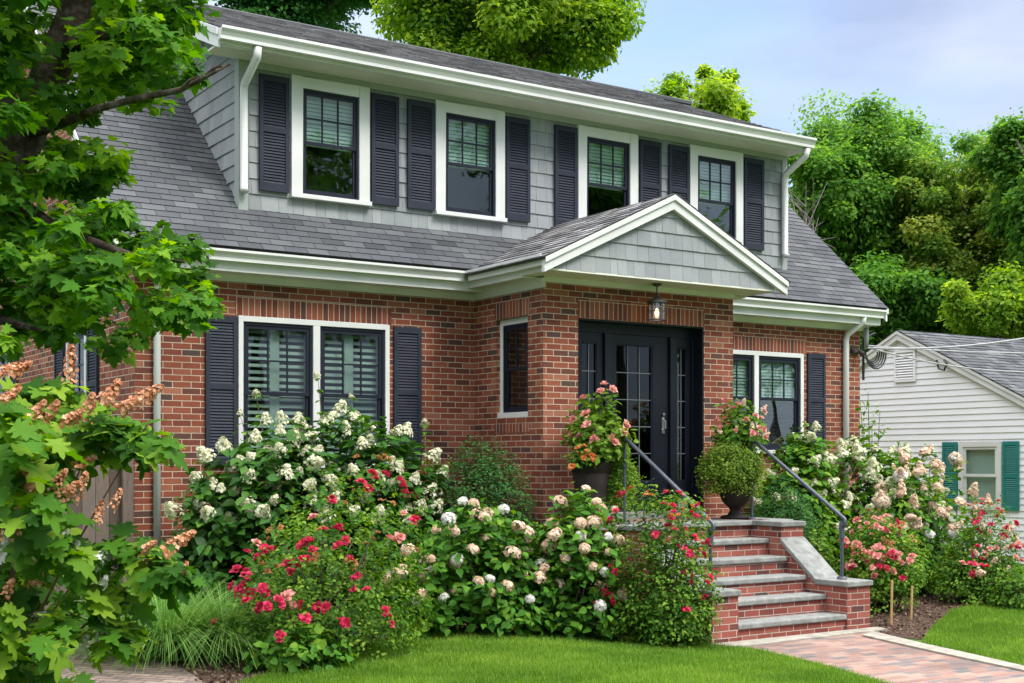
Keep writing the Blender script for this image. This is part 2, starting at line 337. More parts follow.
# ------------------------------------------------------------------ ground
def axis(lo, a, b, hi, st):
    o = [b]; s = st
    while o[-1] < hi: s *= 1.35; o.append(min(hi, o[-1]+s))
    l = [a]; s = st
    while l[-1] > lo: s *= 1.35; l.append(max(lo, l[-1]-s))
    return l[::-1][:-1]+list(np.arange(a, b, st))+o
xs = axis(-600, 0, 16, 900, .4); ys = axis(-500, -14, 3, 900, .5)
g = MB(); nx = len(xs)
g.v = [(x, y, gz(x, y)) for y in ys for x in xs]
for j in range(len(ys)-1):
    for i in range(nx-1): g.f.append([j*nx+i, j*nx+i+1, (j+1)*nx+i+1, (j+1)*nx+i]); g.a.append(.5)
tag(g.build('ground', M['lawn'], smooth=True), kind='structure')
def patch(name, poly, m, dz, thick=0):
    bm = bmesh.new(); f = bm.faces.new([bm.verts.new((x, y, 0)) for x, y in poly])
    for xx in np.arange(5.8, 8.8, .15):
        bmesh.ops.bisect_plane(bm, geom=list(bm.verts)+list(bm.edges)+list(bm.faces), plane_co=(xx, 0, 0), plane_no=(1, 0, 0))
    bmesh.ops.triangulate(bm, faces=list(bm.faces))
    for v in bm.verts: v.co.z = gz(v.co.x)+dz
    bm.normal_update()
    uvl = bm.loops.layers.uv.new('UVMap')
    for f in bm.faces:
        if f.normal.z < 0: f.normal_flip()
        for l in f.loops: l[uvl].uv = (l.vert.co.x, l.vert.co.y)
    if thick:
        r = bmesh.ops.extrude_face_region(bm, geom=list(bm.faces)); 
        for e in r['geom']:
            if isinstance(e, bmesh.types.BMVert): e.co.z -= thick
        bmesh.ops.recalc_face_normals(bm, faces=list(bm.faces))
    me = bpy.data.meshes.new(name); bm.to_mesh(me); bm.free(); me.materials.append(m)
    return tag(link(name, me), kind='structure')
edge = [gp(*p) for p in [(228, 690), (250, 681), (300, 667), (340, 653), (380, 642), (410, 635), (440, 631), (490, 631), (540, 632), (590, 634), (640, 638), (700, 643)]]
# mulch bed in front of the house, left of the steps, then right of them
mul = edge+[(8.62, -3.86), (8.62, -1.2), (8.2, .05), (4.0, .05), (2.4, .05)]+[gp(75, 640), gp(130, 650), gp(175, 668), gp(205, 690)]
patch('mulch_bed', mul, M['mulch'], .006)
rb = [(10.84, -3.9), (11.1, -1.2), (11.1, .05), (16.5, .05), (16.5, -2.3)]+[gp(1010, 600), gp(975, 607), gp(950, 612), gp(935, 625), gp(922, 640)]+[gp(890, 637)]
patch('mulch_bed', rb, M['mulch'], .006)
# front walk: bricks with a pale stone edging
pw = [(8.75, -4.12), (10.6, -4.12), gp(1000, 668), gp(1060, 692), (9.2, -8.2), gp(905, 690), gp(840, 668), gp(770, 652)]
patch('front_path', [(8.6, -3.9), (8.75, -4.3), gp(762, 652), gp(830, 668), gp(905, 690), (7.8, -8.6), (9.45, -8.6), (9.97, -6.38), gp(960, 652.5), (10.6, -4.0)], M['paver'], .016)
patch('path_edging', [(8.55, -3.885), (10.95, -3.885), (10.9, -4.08), (8.7, -4.17)], M['granite'], .028, .03)
e1 = [gp(872, 634), gp(925, 647), gp(975, 658), gp(1030, 671), (9.62, -8.6)]; e2 = [(9.44, -8.6), gp(1024, 674), gp(968, 662), gp(918, 651), gp(862, 638)]
patch('path_edging', e1+e2, M['granite'], .034, .03)
patch('garden_path', [gp(60, 640), gp(95, 643), gp(140, 655), gp(185, 672), gp(215, 692), gp(100, 720), (1.5, -4.2), (1.2, -2.2), (2.2, -.8)], M['oldpaver'], .02)
# ------------------------------------------------------------------ leaf scattering
def tmpl(kind):
    if kind == 'quad':                       # pointed leaf, folded on the midrib
        v = [(0, 0, 0), (.28, .5, .07), (0, 1, -.04), (-.28, .5, .07)]; f = [(0, 1, 2), (0, 2, 3)]
    elif kind == 'oval':
        v = [(0, 0, 0), (.26, .25, .06), (.30, .55, .07), (0, 1, -.12), (-.30, .55, .07), (-.26, .25, .06), (0, .5, .0)]
        f = [(0, 1, 6), (1, 2, 6), (2, 3, 6), (3, 4, 6), (4, 5, 6), (5, 0, 6)]
    elif kind == 'maple':
        o = [(0, 0), (.10, .10), (.42, .02), (.34, .20), (.62, .34), (.44, .40), (.50, .62), (.24, .52), (.20, .72), (0, 1.0)]
        out = [(x, y) for x, y in o]+[(-x, y) for x, y in o[-2:0:-1]]
        v = [(x, y, .10*abs(x)-.18*y*y) for x, y in out]+[(0, .38, .0)]; n = len(out); f = [(i, (i+1) % n, n) for i in range(n)]
    elif kind == 'oak':
        o = [(0, 0), (.10, .06), (.34, .06), (.40, .16), (.26, .26), (.40, .34), (.56, .36), (.50, .48), (.24, .50), (.34, .62), (.38, .74), (.24, .74), (.13, .72), (.12, .88), (0, 1.0)]
        out = [(x, y) for x, y in o]+[(-x, y) for x, y in o[-2:0:-1]]
        v = [(x, y, .22*abs(x)-.32*y*y-.10*abs(x)*y) for x, y in out]+[(0, .40, -.0)]; n = len(out); f = [(i, (i+1) % n, n) for i in range(n)]
    elif kind == 'blade':
        v = [(-.5, 0, 0), (.5, 0, 0), (.38, .4, .05), (-.38, .4, .05), (.22, .75, .20), (-.22, .75, .20), (0, 1, .42)]
        f = [(0, 1, 2, 3), (3, 2, 4, 5), (5, 4, 6)]
    elif kind == 'floret':
        v = [(0, 0, 0)]; f = []
        for q in range(4):
            t = q*math.pi/2; cx, sx = math.cos(t), math.sin(t); b = len(v)
            for (x, y, z) in ((.34, .28, .08), (0, .62, .04), (-.34, .28, .08)): v.append((x*cx-y*sx, x*sx+y*cx, z))
            f.append((0, b, b+1, b+2))
    return np.array(v, float), f
TM = {k: tmpl(k) for k in ('quad', 'oval', 'maple', 'oak', 'blade', 'floret')}
def nrmz(a): return a/np.maximum(1e-9, np.linalg.norm(a, axis=1, keepdims=True))
def leaf_mesh(name, kind, pos, nrm, tip, size, var, m, width=1.0):
    """one mesh of many leaves. pos,nrm,tip: (N,3); size,var: (N,)"""
    tv, tf = TM[kind]; n = len(pos); k = len(tv)
    nn = nrmz(nrm); t = nrmz(tip-nn*np.sum(tip*nn, 1, keepdims=True)); s = np.cross(t, nn)
    w = np.broadcast_to(np.asarray(width, float), (n,))
    curl = RNG.uniform(.2, 2.0, n) if kind in ('maple', 'oak', 'oval') else np.ones(n)
    V = pos[:, None, :]+size[:, None, None]*(tv[None, :, 0:1]*w[:, None, None]*s[:, None, :]+tv[None, :, 1:2]*t[:, None, :]+tv[None, :, 2:3]*curl[:, None, None]*nn[:, None, :])
    V = V.reshape(-1, 3)
    lens = np.array([len(f) for f in tf]); flat = np.concatenate([np.array(f) for f in tf])
    idx = (flat[None, :]+(np.arange(n)*k)[:, None]).reshape(-1); ls = np.tile(lens, n); st = np.concatenate([[0], np.cumsum(ls)[:-1]])
    me = bpy.data.meshes.new(name); me.vertices.add(len(V)); me.vertices.foreach_set('co', V.astype(np.float32).ravel())
    me.loops.add(len(idx)); me.loops.foreach_set('vertex_index', idx.astype(np.int32))
    me.polygons.add(len(ls)); me.polygons.foreach_set('loop_start', st.astype(np.int32)); me.polygons.foreach_set('loop_total', ls.astype(np.int32))
    me.update(calc_edges=True)
    a = me.attributes.new('var', 'FLOAT', 'FACE'); a.data.foreach_set('value', np.repeat(var, len(tf)).astype(np.float32))
    me.materials.append(m); return me
def rnd(n): return nrmz(RNG.normal(size=(n, 3)))
def clump_leaves(cl, per, spread=1.0, flat=.75):
    """cl: (K,4) centres+radius -> leaf positions and outward normals, thicker towards the clump's skin"""
    K = len(cl); ids = np.repeat(np.arange(K), per); n = len(ids)
    d = rnd(n); r = RNG.random(n)**.45
    off = d*r[:, None]*cl[ids, 3:4]*spread; off[:, 2] *= flat
    return cl[ids, :3]+off, d, ids
def var_of(ids, K, amt=.35, base=.42):
    cv = RNG.normal(0, amt*.5, K); return np.clip(base+cv[ids]+RNG.normal(0, amt*.6, len(ids)), 0, 1)
# ------------------------------------------------------------------ THE HOUSE
house = empty('brick_house', (4.17, 0, 0), 'two storey red brick house with grey shingled dormer, black shutters and gabled entry', 'house')
HX0, HX1, HD = 4.17, 15.05, 8.0
BT = 3.80                                                    # top of the brickwork
W1 = (5.292, 7.131, 1.72, 3.37); W2 = (12.0, 13.857, 1.90, 3.335)
mb = MB(); wall_y(mb, HX0, 8.286, 0, BT, 0, [W1]); wall_y(mb, 11.136, HX1, 0, BT, 0, [W2])
SW = [(1.60, 2.72, 1.95, 3.40), (5.45, 6.25, 1.95, 3.40)]
sw1 = (1.75, 2.60, 1.86, 3.36); sw2 = (5.55, 6.20+.45, 1.86, 3.36)
wall_x(mb, 0, HD, 0, BT, HX0, [sw1, sw2]); 
mb.quad([(HX1, 0, 0), (HX1, HD, 0), (HX1, HD, BT), (HX1, 0, BT)]); mb.quad([(HX0, HD, 0), (HX1, HD, 0), (HX1, HD, BT), (HX0, HD, BT)])
for X in (HX0, HX1): mb.quad([(X, 0, BT), (X, HD, BT), (X, HD, 4.25), (X, 4, 7.98), (X, 0, 4.25)])
PX0, PX1, PY = 8.286, 11.136, -1.46
DO = (8.769, 10.662, 1.12, 3.42)
wall_y(mb, PX0, PX1, 0, BT+.06, PY, [DO], rev=.21)
pw_ = (-1.16, -.50, 2.30, 3.45)
wall_x(mb, PY, 0, 0, BT, PX0, [pw_], rev=.09)
mb.quad([(PX1, PY, 0), (PX1, 0, 0), (PX1, 0, BT), (PX1, PY, BT)])
mb.build('wall', M['brick'], house)
# soldier courses: bricks on end, 3 mm proud
def lintel_y(x0, x1, z, y): MB().box(x0, x1, y-.004, y+.02, z, z+.2032-.003).build('brick_lintel', M['soldier'], house)
sl = MB(); 
def soldier(x0, x1, z0, y, h=.2032, ax='y'):
    me_ = MB()
    if ax == 'y': me_.box(x0, x1, y-.004, y+.02, z0, z0+h)
    else: me_.box(y-.004, y+.02, x0, x1, z0, z0+h)
    o = me_.build('brick_lintel', M['soldier'], house)
    uvl = o.data.uv_layers[0].data
    for l in uvl: l.uv = (l.uv[0], l.uv[1]-z0)
soldier(W1[0]-.03, W1[1]+.03, W1[3]+.002, 0); soldier(W2[0], W2[1]+.06, W2[3]+.002, 0)
soldier(DO[0]-.0, DO[1]+.0, DO[3]+.002, PY); soldier(pw_[0]-.03, pw_[1]+.03, pw_[3]+.002, PX0, ax='x'); soldier(pw_[0]-.03, pw_[1]+.03, pw_[2]-.175, PX0, .105, ax='x')
# interior so the rooms are rooms
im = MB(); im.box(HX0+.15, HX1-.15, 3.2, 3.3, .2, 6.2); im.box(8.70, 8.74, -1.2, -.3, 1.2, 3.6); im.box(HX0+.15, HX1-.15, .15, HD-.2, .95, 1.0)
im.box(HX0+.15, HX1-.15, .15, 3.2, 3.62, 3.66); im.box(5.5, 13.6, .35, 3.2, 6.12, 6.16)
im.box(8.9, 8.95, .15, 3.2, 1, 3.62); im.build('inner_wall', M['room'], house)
# windows ------------------------------------------------------------
def window(x0, x1, z0, z1, y, cw, sw, units, lites=(3, 2), sill=.05, blind=None, proud=.02, mull=.085, plane='y', lower_lites=None, split=.5, head=None, cmat='white'):
    """casing (part) > sash, muntin, pane, blind. built in the y plane; for plane 'x' coordinates are swapped"""
    def B(mb_, a, b, c, d, e, f):
        if plane == 'y': mb_.box(a, b, c, d, e, f)
        else: mb_.box(c, d, a, b, e, f)
    head = head or cw
    cs = MB(); B(cs, x0, x0+cw, y-proud, y+.07, z0+sill, z1); B(cs, x1-cw, x1, y-proud, y+.07, z0+sill, z1); B(cs, x0+cw, x1-cw, y-proud, y+.07, z1-head, z1)
    B(cs, x0-.012, x1+.012, y-proud-.035, y+.07, z0, z0+sill)
    w = (x1-x0-2*cw-(units-1)*mull)/units; spans = []
    for u in range(units):
        a = x0+cw+u*(w+mull); spans.append((a, a+w))
        if u: B(cs, a-mull, a, y-proud, y+.07, z0+sill, z1-head)
    win = cs.build('window', M[cmat], house, bevel=.004)
    for (a, b) in spans:
        zb, zt = z0+sill, z1-head; zm = zb+(zt-zb)*split
        sh = MB()
        # outer dark frame
        f = sw*.45
        B(sh, a, a+f, y+.0, y+.06, zb, zt); B(sh, b-f, b, y, y+.06, zb, zt); B(sh, a+f, b-f, y, y+.06, zt-f, zt); B(sh, a+f, b-f, y, y+.06, zb, zb+f)
        # upper sash (outer), lower sash (inner)
        for (q0, q1, yy) in ((zm-.02, zt-f, y+.012), (zb+f, zm+.02, y+.032)):
            B(sh, a+f, a+sw, yy, yy+.022, q0, q1); B(sh, b-sw, b-f, yy, yy+.022, q0, q1)
            B(sh, a+sw, b-sw, yy, yy+.022, q1-sw*.6, q1); B(sh, a+sw, b-sw, yy, yy+.022, q0, q0+(sw*.7 if yy > y+.02 else .035))
        sash = sh.build('sash', M['sash'], win)
        pn = MB(); B(pn, a+sw, b-sw, y+.022, y+.025, zm+.0, zt-sw); B(pn, a+sw, b-sw, y+.042, y+.045, zb+sw, zm-.01)
        pn.build('pane', M['glass'], win)
        mn = MB(); iz0, iz1 = zm+.015, zt-f-sw*.6
        for (lt, q0, q1, yy) in ((lites, iz0, iz1, y+.014), (lower_lites, zb+sw, zm-.015, y+.034)):
            if not lt: continue
            for i in range(1, lt[0]): xx = a+sw+(b-a-2*sw)*i/lt[0]; B(mn, xx-.009, xx+.009, yy, yy+.014, q0, q1)
            for i in range(1, lt[1]): zz = q0+(q1-q0)*i/lt[1]; B(mn, a+sw, b-sw, yy+.001, yy+.013, zz-.009, zz+.009)
        if mn.v: mn.build('muntin', M['sash'], win)
        if blind == 'shade':
            bl = MB(); n = 14; q0 = zm-.03; st = (zt-q0)/n
            for i in range(n):
                z_ = q0+i*st
                if plane == 'y': bl.quad([(a, y+.075, z_), (b, y+.075, z_), (b, y+.090, z_+st), (a, y+.090, z_+st)])
                else: bl.quad([(y+.09, b, z_), (y+.09, a, z_), (y+.11, a, z_+st), (y+.11, b, z_+st)])
            bl.build('blind', M['blind'], win)
        elif blind == 'full':
            bl = MB(); n = 30; st = (zt-zb)/n
            for i in range(n): z_ = zb+i*st; bl.quad([(a, y+.085, z_), (b, y+.085, z_), (b, y+.11, z_+st), (a, y+.11, z_+st)])
            bl.build('blind', M['blind'], win)
        elif blind == 'plantation':
            bl = MB(); cx = (a+b)/2
            for s0, s1 in ((a, a+.05), (cx-.055, cx+.055), (b-.05, b)): bl.box(s0, s1, y+.10, y+.125, zb, zt)
            bl.box(a, b, y+.10, y+.125, zt-.06, zt); bl.box(a, b, y+.10, y+.125, zm-.03, zm+.03)
            z_ = zb+.03
            while z_ < zt-.08:
                for s0, s1 in ((a+.05, cx-.055), (cx+.055, b-.05)):
                    bl.quad([(s0, y+.095, z_), (s1, y+.095, z_), (s1, y+.125, z_+.034), (s0, y+.125, z_+.034)])
                    bl.quad([(s0, y+.125, z_+.028), (s1, y+.125, z_+.028), (s1, y+.095, z_-.006), (s0, y+.095, z_-.006)])
                z_ += .074
            bl.build('blind', M['plant_shutter'], win)
    return win
window(*W1, 0, .055, .07, 2, (3, 2), .05, 'plantation', head=.06)
window(*W2, 0, .06, .075, 2, (3, 2), .05, 'shade', split=.55)
window(pw_[0], pw_[1], pw_[2], pw_[3], PX0+.05, .07, .06, 1, (2, 2), .06, None, proud=.0, plane='x', cmat='white')
window(sw1[0], sw1[1], sw1[2], sw1[3], HX0, .07, .06, 1, (2, 2), .05, None, plane='x'); window(sw2[0], sw2[1], sw2[2], sw2[3], HX0, .07, .06, 1, (2, 2), .05, None, plane='x')
DY = .2
DW = [(5.985, 6.962), (7.846, 8.834), (9.960, 10.944), (11.854, 12.836)]
DZ0, DZ1 = 4.75, 6.125
for a, b in DW: window(a, b, DZ0, DZ1, DY-.03, .135, .06, 1, (3, 2), .05, 'shade', head=.13)
def shutter(x0, x1, z0, z1, y, plane='y'):
    sh = MB(); st = .045; t0, t1 = y-.035, y-.003
    def B(a, b, c, d, e, f):
        if plane == 'y': sh.box(a, b, c, d, e, f)
        else: sh.box(c, d, a, b, e, f)
    B(x0, x0+st, t0, t1, z0, z1); B(x1-st, x1, t0, t1, z0, z1); B(x0+st, x1-st, t0, t1, z1-.07, z1); B(x0+st, x1-st, t0, t1, z0, z0+.09)
    zm = z0+(z1-z0)*.53; B(x0+st, x1-st, t0, t1, zm-.03, zm+.03)
    for (p, q) in ((z0+.09, zm-.03), (zm+.03, z1-.07)):
        n = int((q-p)/.032); s = (q-p)/n
        for i in range(n):
            z_ = p+i*s
            pr = [(t0+.006, z_+.001), (t0+.012, z_-.002), (t1-.004, z_+s*1.0), (t1-.010, z_+s*1.05)]
            sh.prism(pr, 'x' if plane == 'y' else 'x', x0+st, x1-st) if plane == 'y' else sh.prism([(a_, b_) for a_, b_ in pr], 'y', x0+st, x1-st)
    B(x0+st, x1-st, t1-.004, t1-.001, z0+.05, z1-.05)
    return sh.build('shutter', M['navy'], house)
shutter(4.923, 5.275, 1.74, 3.355, 0); shutter(7.185, 7.545, 1.74, 3.355, 0); shutter(13.93, 14.288, 1.92, 3.35, 0)
for a, b in ((5.604, 5.955), (6.985, 7.344), (7.464, 7.826), (8.852, 9.209), (9.593, 9.94), (10.978, 11.34), (11.48, 11.836), (12.86, 13.235)):
    shutter(a, b, DZ0+.04, DZ1-.05, DY-.02)
for a, b in ((1.27, 1.66), (2.70, 3.10), (5.1, 5.47), (6.73, 7.1)): shutter(a, b, 1.88, 3.36, HX0, plane='x')
# shingle walls ---------------------------------------------------------
def shingles(mb_, p0, du, L, zlo, zhi, nrm, ztop=None, xlo=None, rows=None, e=.174):
    """courses of shingles on a vertical plane: p0 start, du unit vector along, nrm outward. ztop(s)->upper bound, xlo(z)->(s0,s1)"""
    p0 = Vector(p0); du = Vector(du); nrm = Vector(nrm); z = zlo; r = 0
    while z < zhi:
        zt = min(z+e, zhi); s0, s1 = xlo((z+zt)/2) if xlo else (0, L)
        s = s0-RNG.random()*.1
        while s < s1:
            w = .09+RNG.random()*.13; a = max(s, s0)+.0015; b = min(s+w, s1)-.0015; s += w
            if b-a < .01: continue
            drop = RNG.random()*.004; th = .014+RNG.random()*.004
            def P(u, zz, o): q = p0+du*u+nrm*o; return (q.x, q.y, zz)
            if xlo:   # clip top corners to slope
                za = [min(zt, ztop(u)) for u in (a, b)]
                if min(za) <= z-drop: za = [max(q, z-drop) for q in za]
            else: za = [zt, zt]
            v = RNG.random()
            mb_.quad([P(a, z-drop, th), P(b, z-drop, th), P(b, za[1], .003), P(a, za[0], .003)], v)
            mb_.quad([P(a, z-drop, 0), P(b, z-drop, 0), P(b, z-drop, th), P(a, z-drop, th)], v)
            mb_.quad([P(a, z-drop, 0), P(a, z-drop, th), P(a, za[0], .003), P(a, za[0], 0)], v)
            mb_.quad([P(b, z-drop, th), P(b, z-drop, 0), P(b, za[1], 0), P(b, za[1], .003)], v)
        z += e; r += 1
DX0, DX1 = 5.394, 13.70; DT = 6.2; SL = .911
def mainz(y): return 4.07+SL*(y+.35)            # main front slope
dz0 = mainz(DY)-.02
dm = MB(); holes = [(a+.01, b-.01, DZ0+.01, DZ1-.01) for a, b in DW]
wall_y(dm, DX0, DX1, dz0-.3, DT, DY, holes, rev=.08)
yc = [DY+i*(3.2-DY)/1 for i in (0, 1)]
dm.quad([(DX0, 3.2, dz0-.3), (DX0, DY, dz0-.3), (DX0, DY, DT), (DX0, 3.2, 7.6)]); dm.quad([(DX1, 3.2, dz0-.3), (DX1, 3.2, 7.6), (DX1, DY, DT), (DX1, DY, dz0-.3)])
dorm = dm.build('dormer', M['cedar'], house)
def split_sh(mb_, z0, z1, holes):
    z = z0
    ew = .174
    rows = []
    while z < z1: rows.append((z, min(z+ew, z1))); z += ew
    for (a, b) in rows:
        m_ = (a+b)/2; segs = [(DX0+.10, DX1-.08)]
        for h in holes:
            if a < h[3]-.02 and b > h[2]+.02:
                segs = [q for (s, t) in segs for q in ((s, min(t, h[0])), (max(s, h[1]), t)) if q[1]-q[0] > .02]
        for s, t in segs: shingles(mb_, (s, DY, 0), (1, 0, 0), t-s, a, b, (0, -1, 0), e=ew)
sm = MB(); split_sh(sm, dz0+.02, DT-.07, [(a, b, DZ0, DZ1) for a, b in DW]); sm.build('shingle_siding', M['cedar'], dorm)
# left cheek shingles (faces -X)
ck = MB()
def ckspan(z): 
    yy = (z-4.07)/SL-.35     # main roof passes here
    return (DY+.10, max(DY+.1, min(3.1, yy-.02)))
zz = dz0
def roofz2(y): return 6.36+.42*(y+.25)
while zz < 7.3:
    s0, s1 = ckspan(zz+.02); 
    if zz > 6.0: s0 = max(s0, (zz-6.0)/.42-.2)
    s = s0-RNG.random()*.1
    while s < s1:
        w = .09+RNG.random()*.13; a = max(s, s0)+.0015; b = min(s+w, s1)-.0015; s += w
        if b-a < .01: continue
        th = .016; v = RNG.random(); X = DX0
        ck.quad([(X-th, b, zz), (X-th, a, zz), (X-.003, a, zz+.174), (X-.003, b, zz+.174)], v)
        ck.quad([(X, b, zz), (X, a, zz), (X-th, a, zz), (X-th, b, zz)], v)
    zz += .174
ck.build('shingle_siding', M['cedar'], dorm)
for (xa, xb) in ((DX0-.026, DX0+.09), (DX1-.08, DX1+.02)): MB().box(xa, xb, DY-.026, DY+.10, dz0-.05, DT).build('corner_board', M['sagetrim'], dorm, bevel=.003)
fr = MB(); fr.box(DX0+.09, DX1-.08, DY-.03, DY-.002, DT-.075, DT); fr.build('frieze_board', M['sagetrim'], dorm)
# roofs --------------------------------------------------------------------
def roof(name, p0, du, L, dv, H, m, expo=.112, tab=.26, slot=.006, arch=False, nrm=None, parent=house, thick=.009, clip=None):
    p0 = Vector(p0); du = Vector(du).normalized(); dv = Vector(dv).normalized(); nr = nrm or du.cross(dv); nr = Vector(nr).normalized()
    mb_ = MB()
    def P(u, v, o): return tuple(p0+du*u+dv*v+nr*o)
    mb_.quad([P(0, 0, 0), P(L, 0, 0), P(L, H, 0), P(0, H, 0)], .1)
    mb_.quad([P(0, 0, -.03), P(L, 0, -.03), P(L, 0, 0), P(0, 0, 0)], .1)
    r = 0; v = -.02
    while v < H:
        u = -(r % 2)*tab*.5-RNG.random()*.01; 
        if arch: u = -RNG.random()*.3
        vt = min(v+expo+.01, H)
        while u < L:
            w = tab if not arch else .09+RNG.random()*.22
            a = max(0, u+slot/2); b = min(L, u+w-slot/2); u += w
            if b-a < .01: continue
            if clip and not clip(P((a+b)/2, v, 0)): continue
            t = thick+(RNG.random()*.003 if not arch else (.005 if RNG.random() < .5 else 0)+RNG.random()*.002)
            vv = v+RNG.normal()*.0015; c = float(np.clip((.5+RNG.normal()*.18) if not arch else RNG.random(), 0, 1))
            mb_.quad([P(a, vv, t), P(b, vv, t), P(b, vt, .002), P(a, vt, .002)], c)
            mb_.quad([P(a, vv, 0), P(b, vv, 0), P(b, vv, t), P(a, vv, t)], c*.8 if arch else 0)
            mb_.quad([P(a, vv, 0), P(a, vv, t), P(a, vt, .002), P(a, vt, 0)], .0); mb_.quad([P(b, vv, t), P(b, vv, 0), P(b, vt, 0), P(b, vt, .002)], .0)
        v += expo; r += 1
    return mb_.build(name, m, parent)
RX0, RX1 = 3.87, 15.22
Hm = math.hypot(4.37, 4.37*SL)
main = roof('roof', (RX0, -.37, mainz(-.37)), (1, 0, 0), RX1-RX0, (0, 1, SL), Hm, M['asphalt'], clip=lambda p: not (DX0+.1 < p[0] < DX1-.1 and p[1] > DY+.15))
MB().quad([(RX0, 4.0, mainz(4)), (RX1, 4.0, mainz(4)), (RX1, 8.4, 4.1), (RX0, 8.4, 4.1)]).build('roof_slope', M['asphalt'], main)
EX0, EX1 = 4.98, 13.77
EY, EZ = -.24, 6.37; dsl = (8.085-EZ)/(4.02-EY)
droof = roof('roof', (EX0, EY, EZ), (1, 0, 0), EX1-EX0, (0, 1, dsl), math.hypot(4.26, 4.26*dsl), M['asphalt2'], expo=.135, arch=True)
rc = MB(); rc.tube([(RX0, 4.0, mainz(4)+.03), (RX1, 4.0, mainz(4)+.03)], .05, 6); rc.build('ridge_cap', M['asphalt'], main)
# fascia / soffit / gutters of dormer
tr = MB()
tr.box(EX0+.02, EX1-.02, EY+.03, DY, DT, DT+.02)                       # soffit
tr.build('soffit', M['cream'], house)
tr = MB(); tr.box(EX0+.01, EX1-.01, EY+.005, EY+.03, DT-.005, EZ-.01); tr.build('fascia', M['white'], house)
def rake(x0, x1, y0, z0, y1, z1, h, m=M['white'], name='rake_board', lip=True):
    r_ = MB(); r_.prism([(y0, z0-h), (y1, z1-h), (y1, z1), (y0, z0)], 'x', x0, x1)
    if lip: r_.prism([(y0-.01, z0-.07), (y1, z1-.07), (y1, z1+.004), (y0-.01, z0+.004)], 'x', x0-.02 if x0 < 10 else x0, x1 if x0 < 10 else x1+.02)
    return r_.build(name, m, house)
rake(EX0, EX0+.025, EY+.01, EZ-.015, 4.0, 8.06, .20); rake(EX1-.025, EX1, EY+.01, EZ-.015, 4.0, 8.06, .17)
sf = MB(); sf.prism([(EY+.03, EZ-.19), (3.6, EZ-.19+3.81*dsl), (3.6, EZ-.175+3.81*dsl), (EY+.03, EZ-.175)], 'x', EX0+.03, DX0); sf.build('soffit', M['white'], house)
# main rakes and eaves
rake(RX0, RX0+.03, -.37, mainz(-.37)-.02, 4.0, mainz(4)-.02, .18); rake(RX1-.03, RX1, -.37, mainz(-.37)-.02, 4.0, mainz(4)-.02, .18)
def gutter(p0, p1, out, name='gutter', m=M['white'], h=.115, d=.115):
    """K-style gutter profile swept from p0 to p1 (top back edge); out = outward unit (x,y)"""
    prof = [(0, 0), (0, -h), (d*.62, -h), (d*.62, -h*.72), (d*.80, -h*.42), (d*.88, -h*.36), (d, -h*.22), (d, 0), (d-.012, 0), (d-.012, -.02), (.008, -.02)]
    b = MB(); v0 = []; 
    for p in (p0, p1):
        for (q, z) in prof: b.v.append((p[0]+out[0]*q, p[1]+out[1]*q, p[2]+z))
    n = len(prof)
    for i in range(n): j = (i+1) % n; b.f.append([i, j, n+j, n+i]); b.a.append(.5)
    b.f.append(list(range(n))[::-1]); b.f.append(list(range(n, 2*n))); b.a += [.5, .5]
    return b.build(name, m, house)
gutter((EX0, EY, EZ-.01), (EX1, EY, EZ-.01), (0, -1), h=.13)
GZ = 4.015
gutter((RX0+.02, -.27, GZ), (7.94, -.27, GZ), (0, -1)); gutter((11.5, -.27, GZ), (RX1-.02, -.27, GZ), (0, -1))
gutter((8.04, -.385, GZ), (8.04, -1.93, GZ), (-1, 0)); gutter((11.40, -1.93, GZ), (11.40, -.385, GZ), (1, 0))
def eave_box(x0, x1, y0, y1):
    e_ = MB(); e_.box(x0, x1, y0, y1, BT, BT+.03); e_.box(x0, x1, y0-.002, y0+.02, BT+.03, GZ-.01)
    # crown strip against brick
    e_.prism([(y1-.045, BT-.0), (y1-.012, BT-.07), (y1+.0, BT-.07), (y1, BT)], 'x', x0, x1)
    return e_.build('eave_trim', M['white'], house)
eave_box(RX0+.03, 8.04, -.27, -.003); MB().box(8.04, PX0-.001, -.268, -.003, BT-.002, BT+.029).build('eave_trim', M['white'], house); MB().prism([(-.045, BT-.003), (-.012, BT-.07), (-.003, BT-.07), (-.003, BT-.003)], 'x', 8.04, PX0-.001).build('eave_trim', M['white'], house); eave_box(11.40, RX1-.03, -.27, -.003)
e_ = MB(); e_.box(8.042, PX0-.003, PY+.051, -.003, BT+.03, BT+.049); e_.box(8.04, 8.06, -1.93, -.05, BT+.049, GZ-.01)
e_.prism([(PX0-.055, BT+.03), (PX0-.012, BT-.07), (PX0-.002, BT-.07), (PX0-.002, BT+.03)], 'y', PY-.05, -.003)
e_.build('eave_trim', M['white'], house); e_ = MB(); e_.box(PX1+.003, 11.398, PY+.051, -.003, BT+.03, BT+.049); e_.box(11.38, 11.40, -1.93, -.05, BT+.049, GZ-.01)
e_.build('eave_trim', M['white'], house)
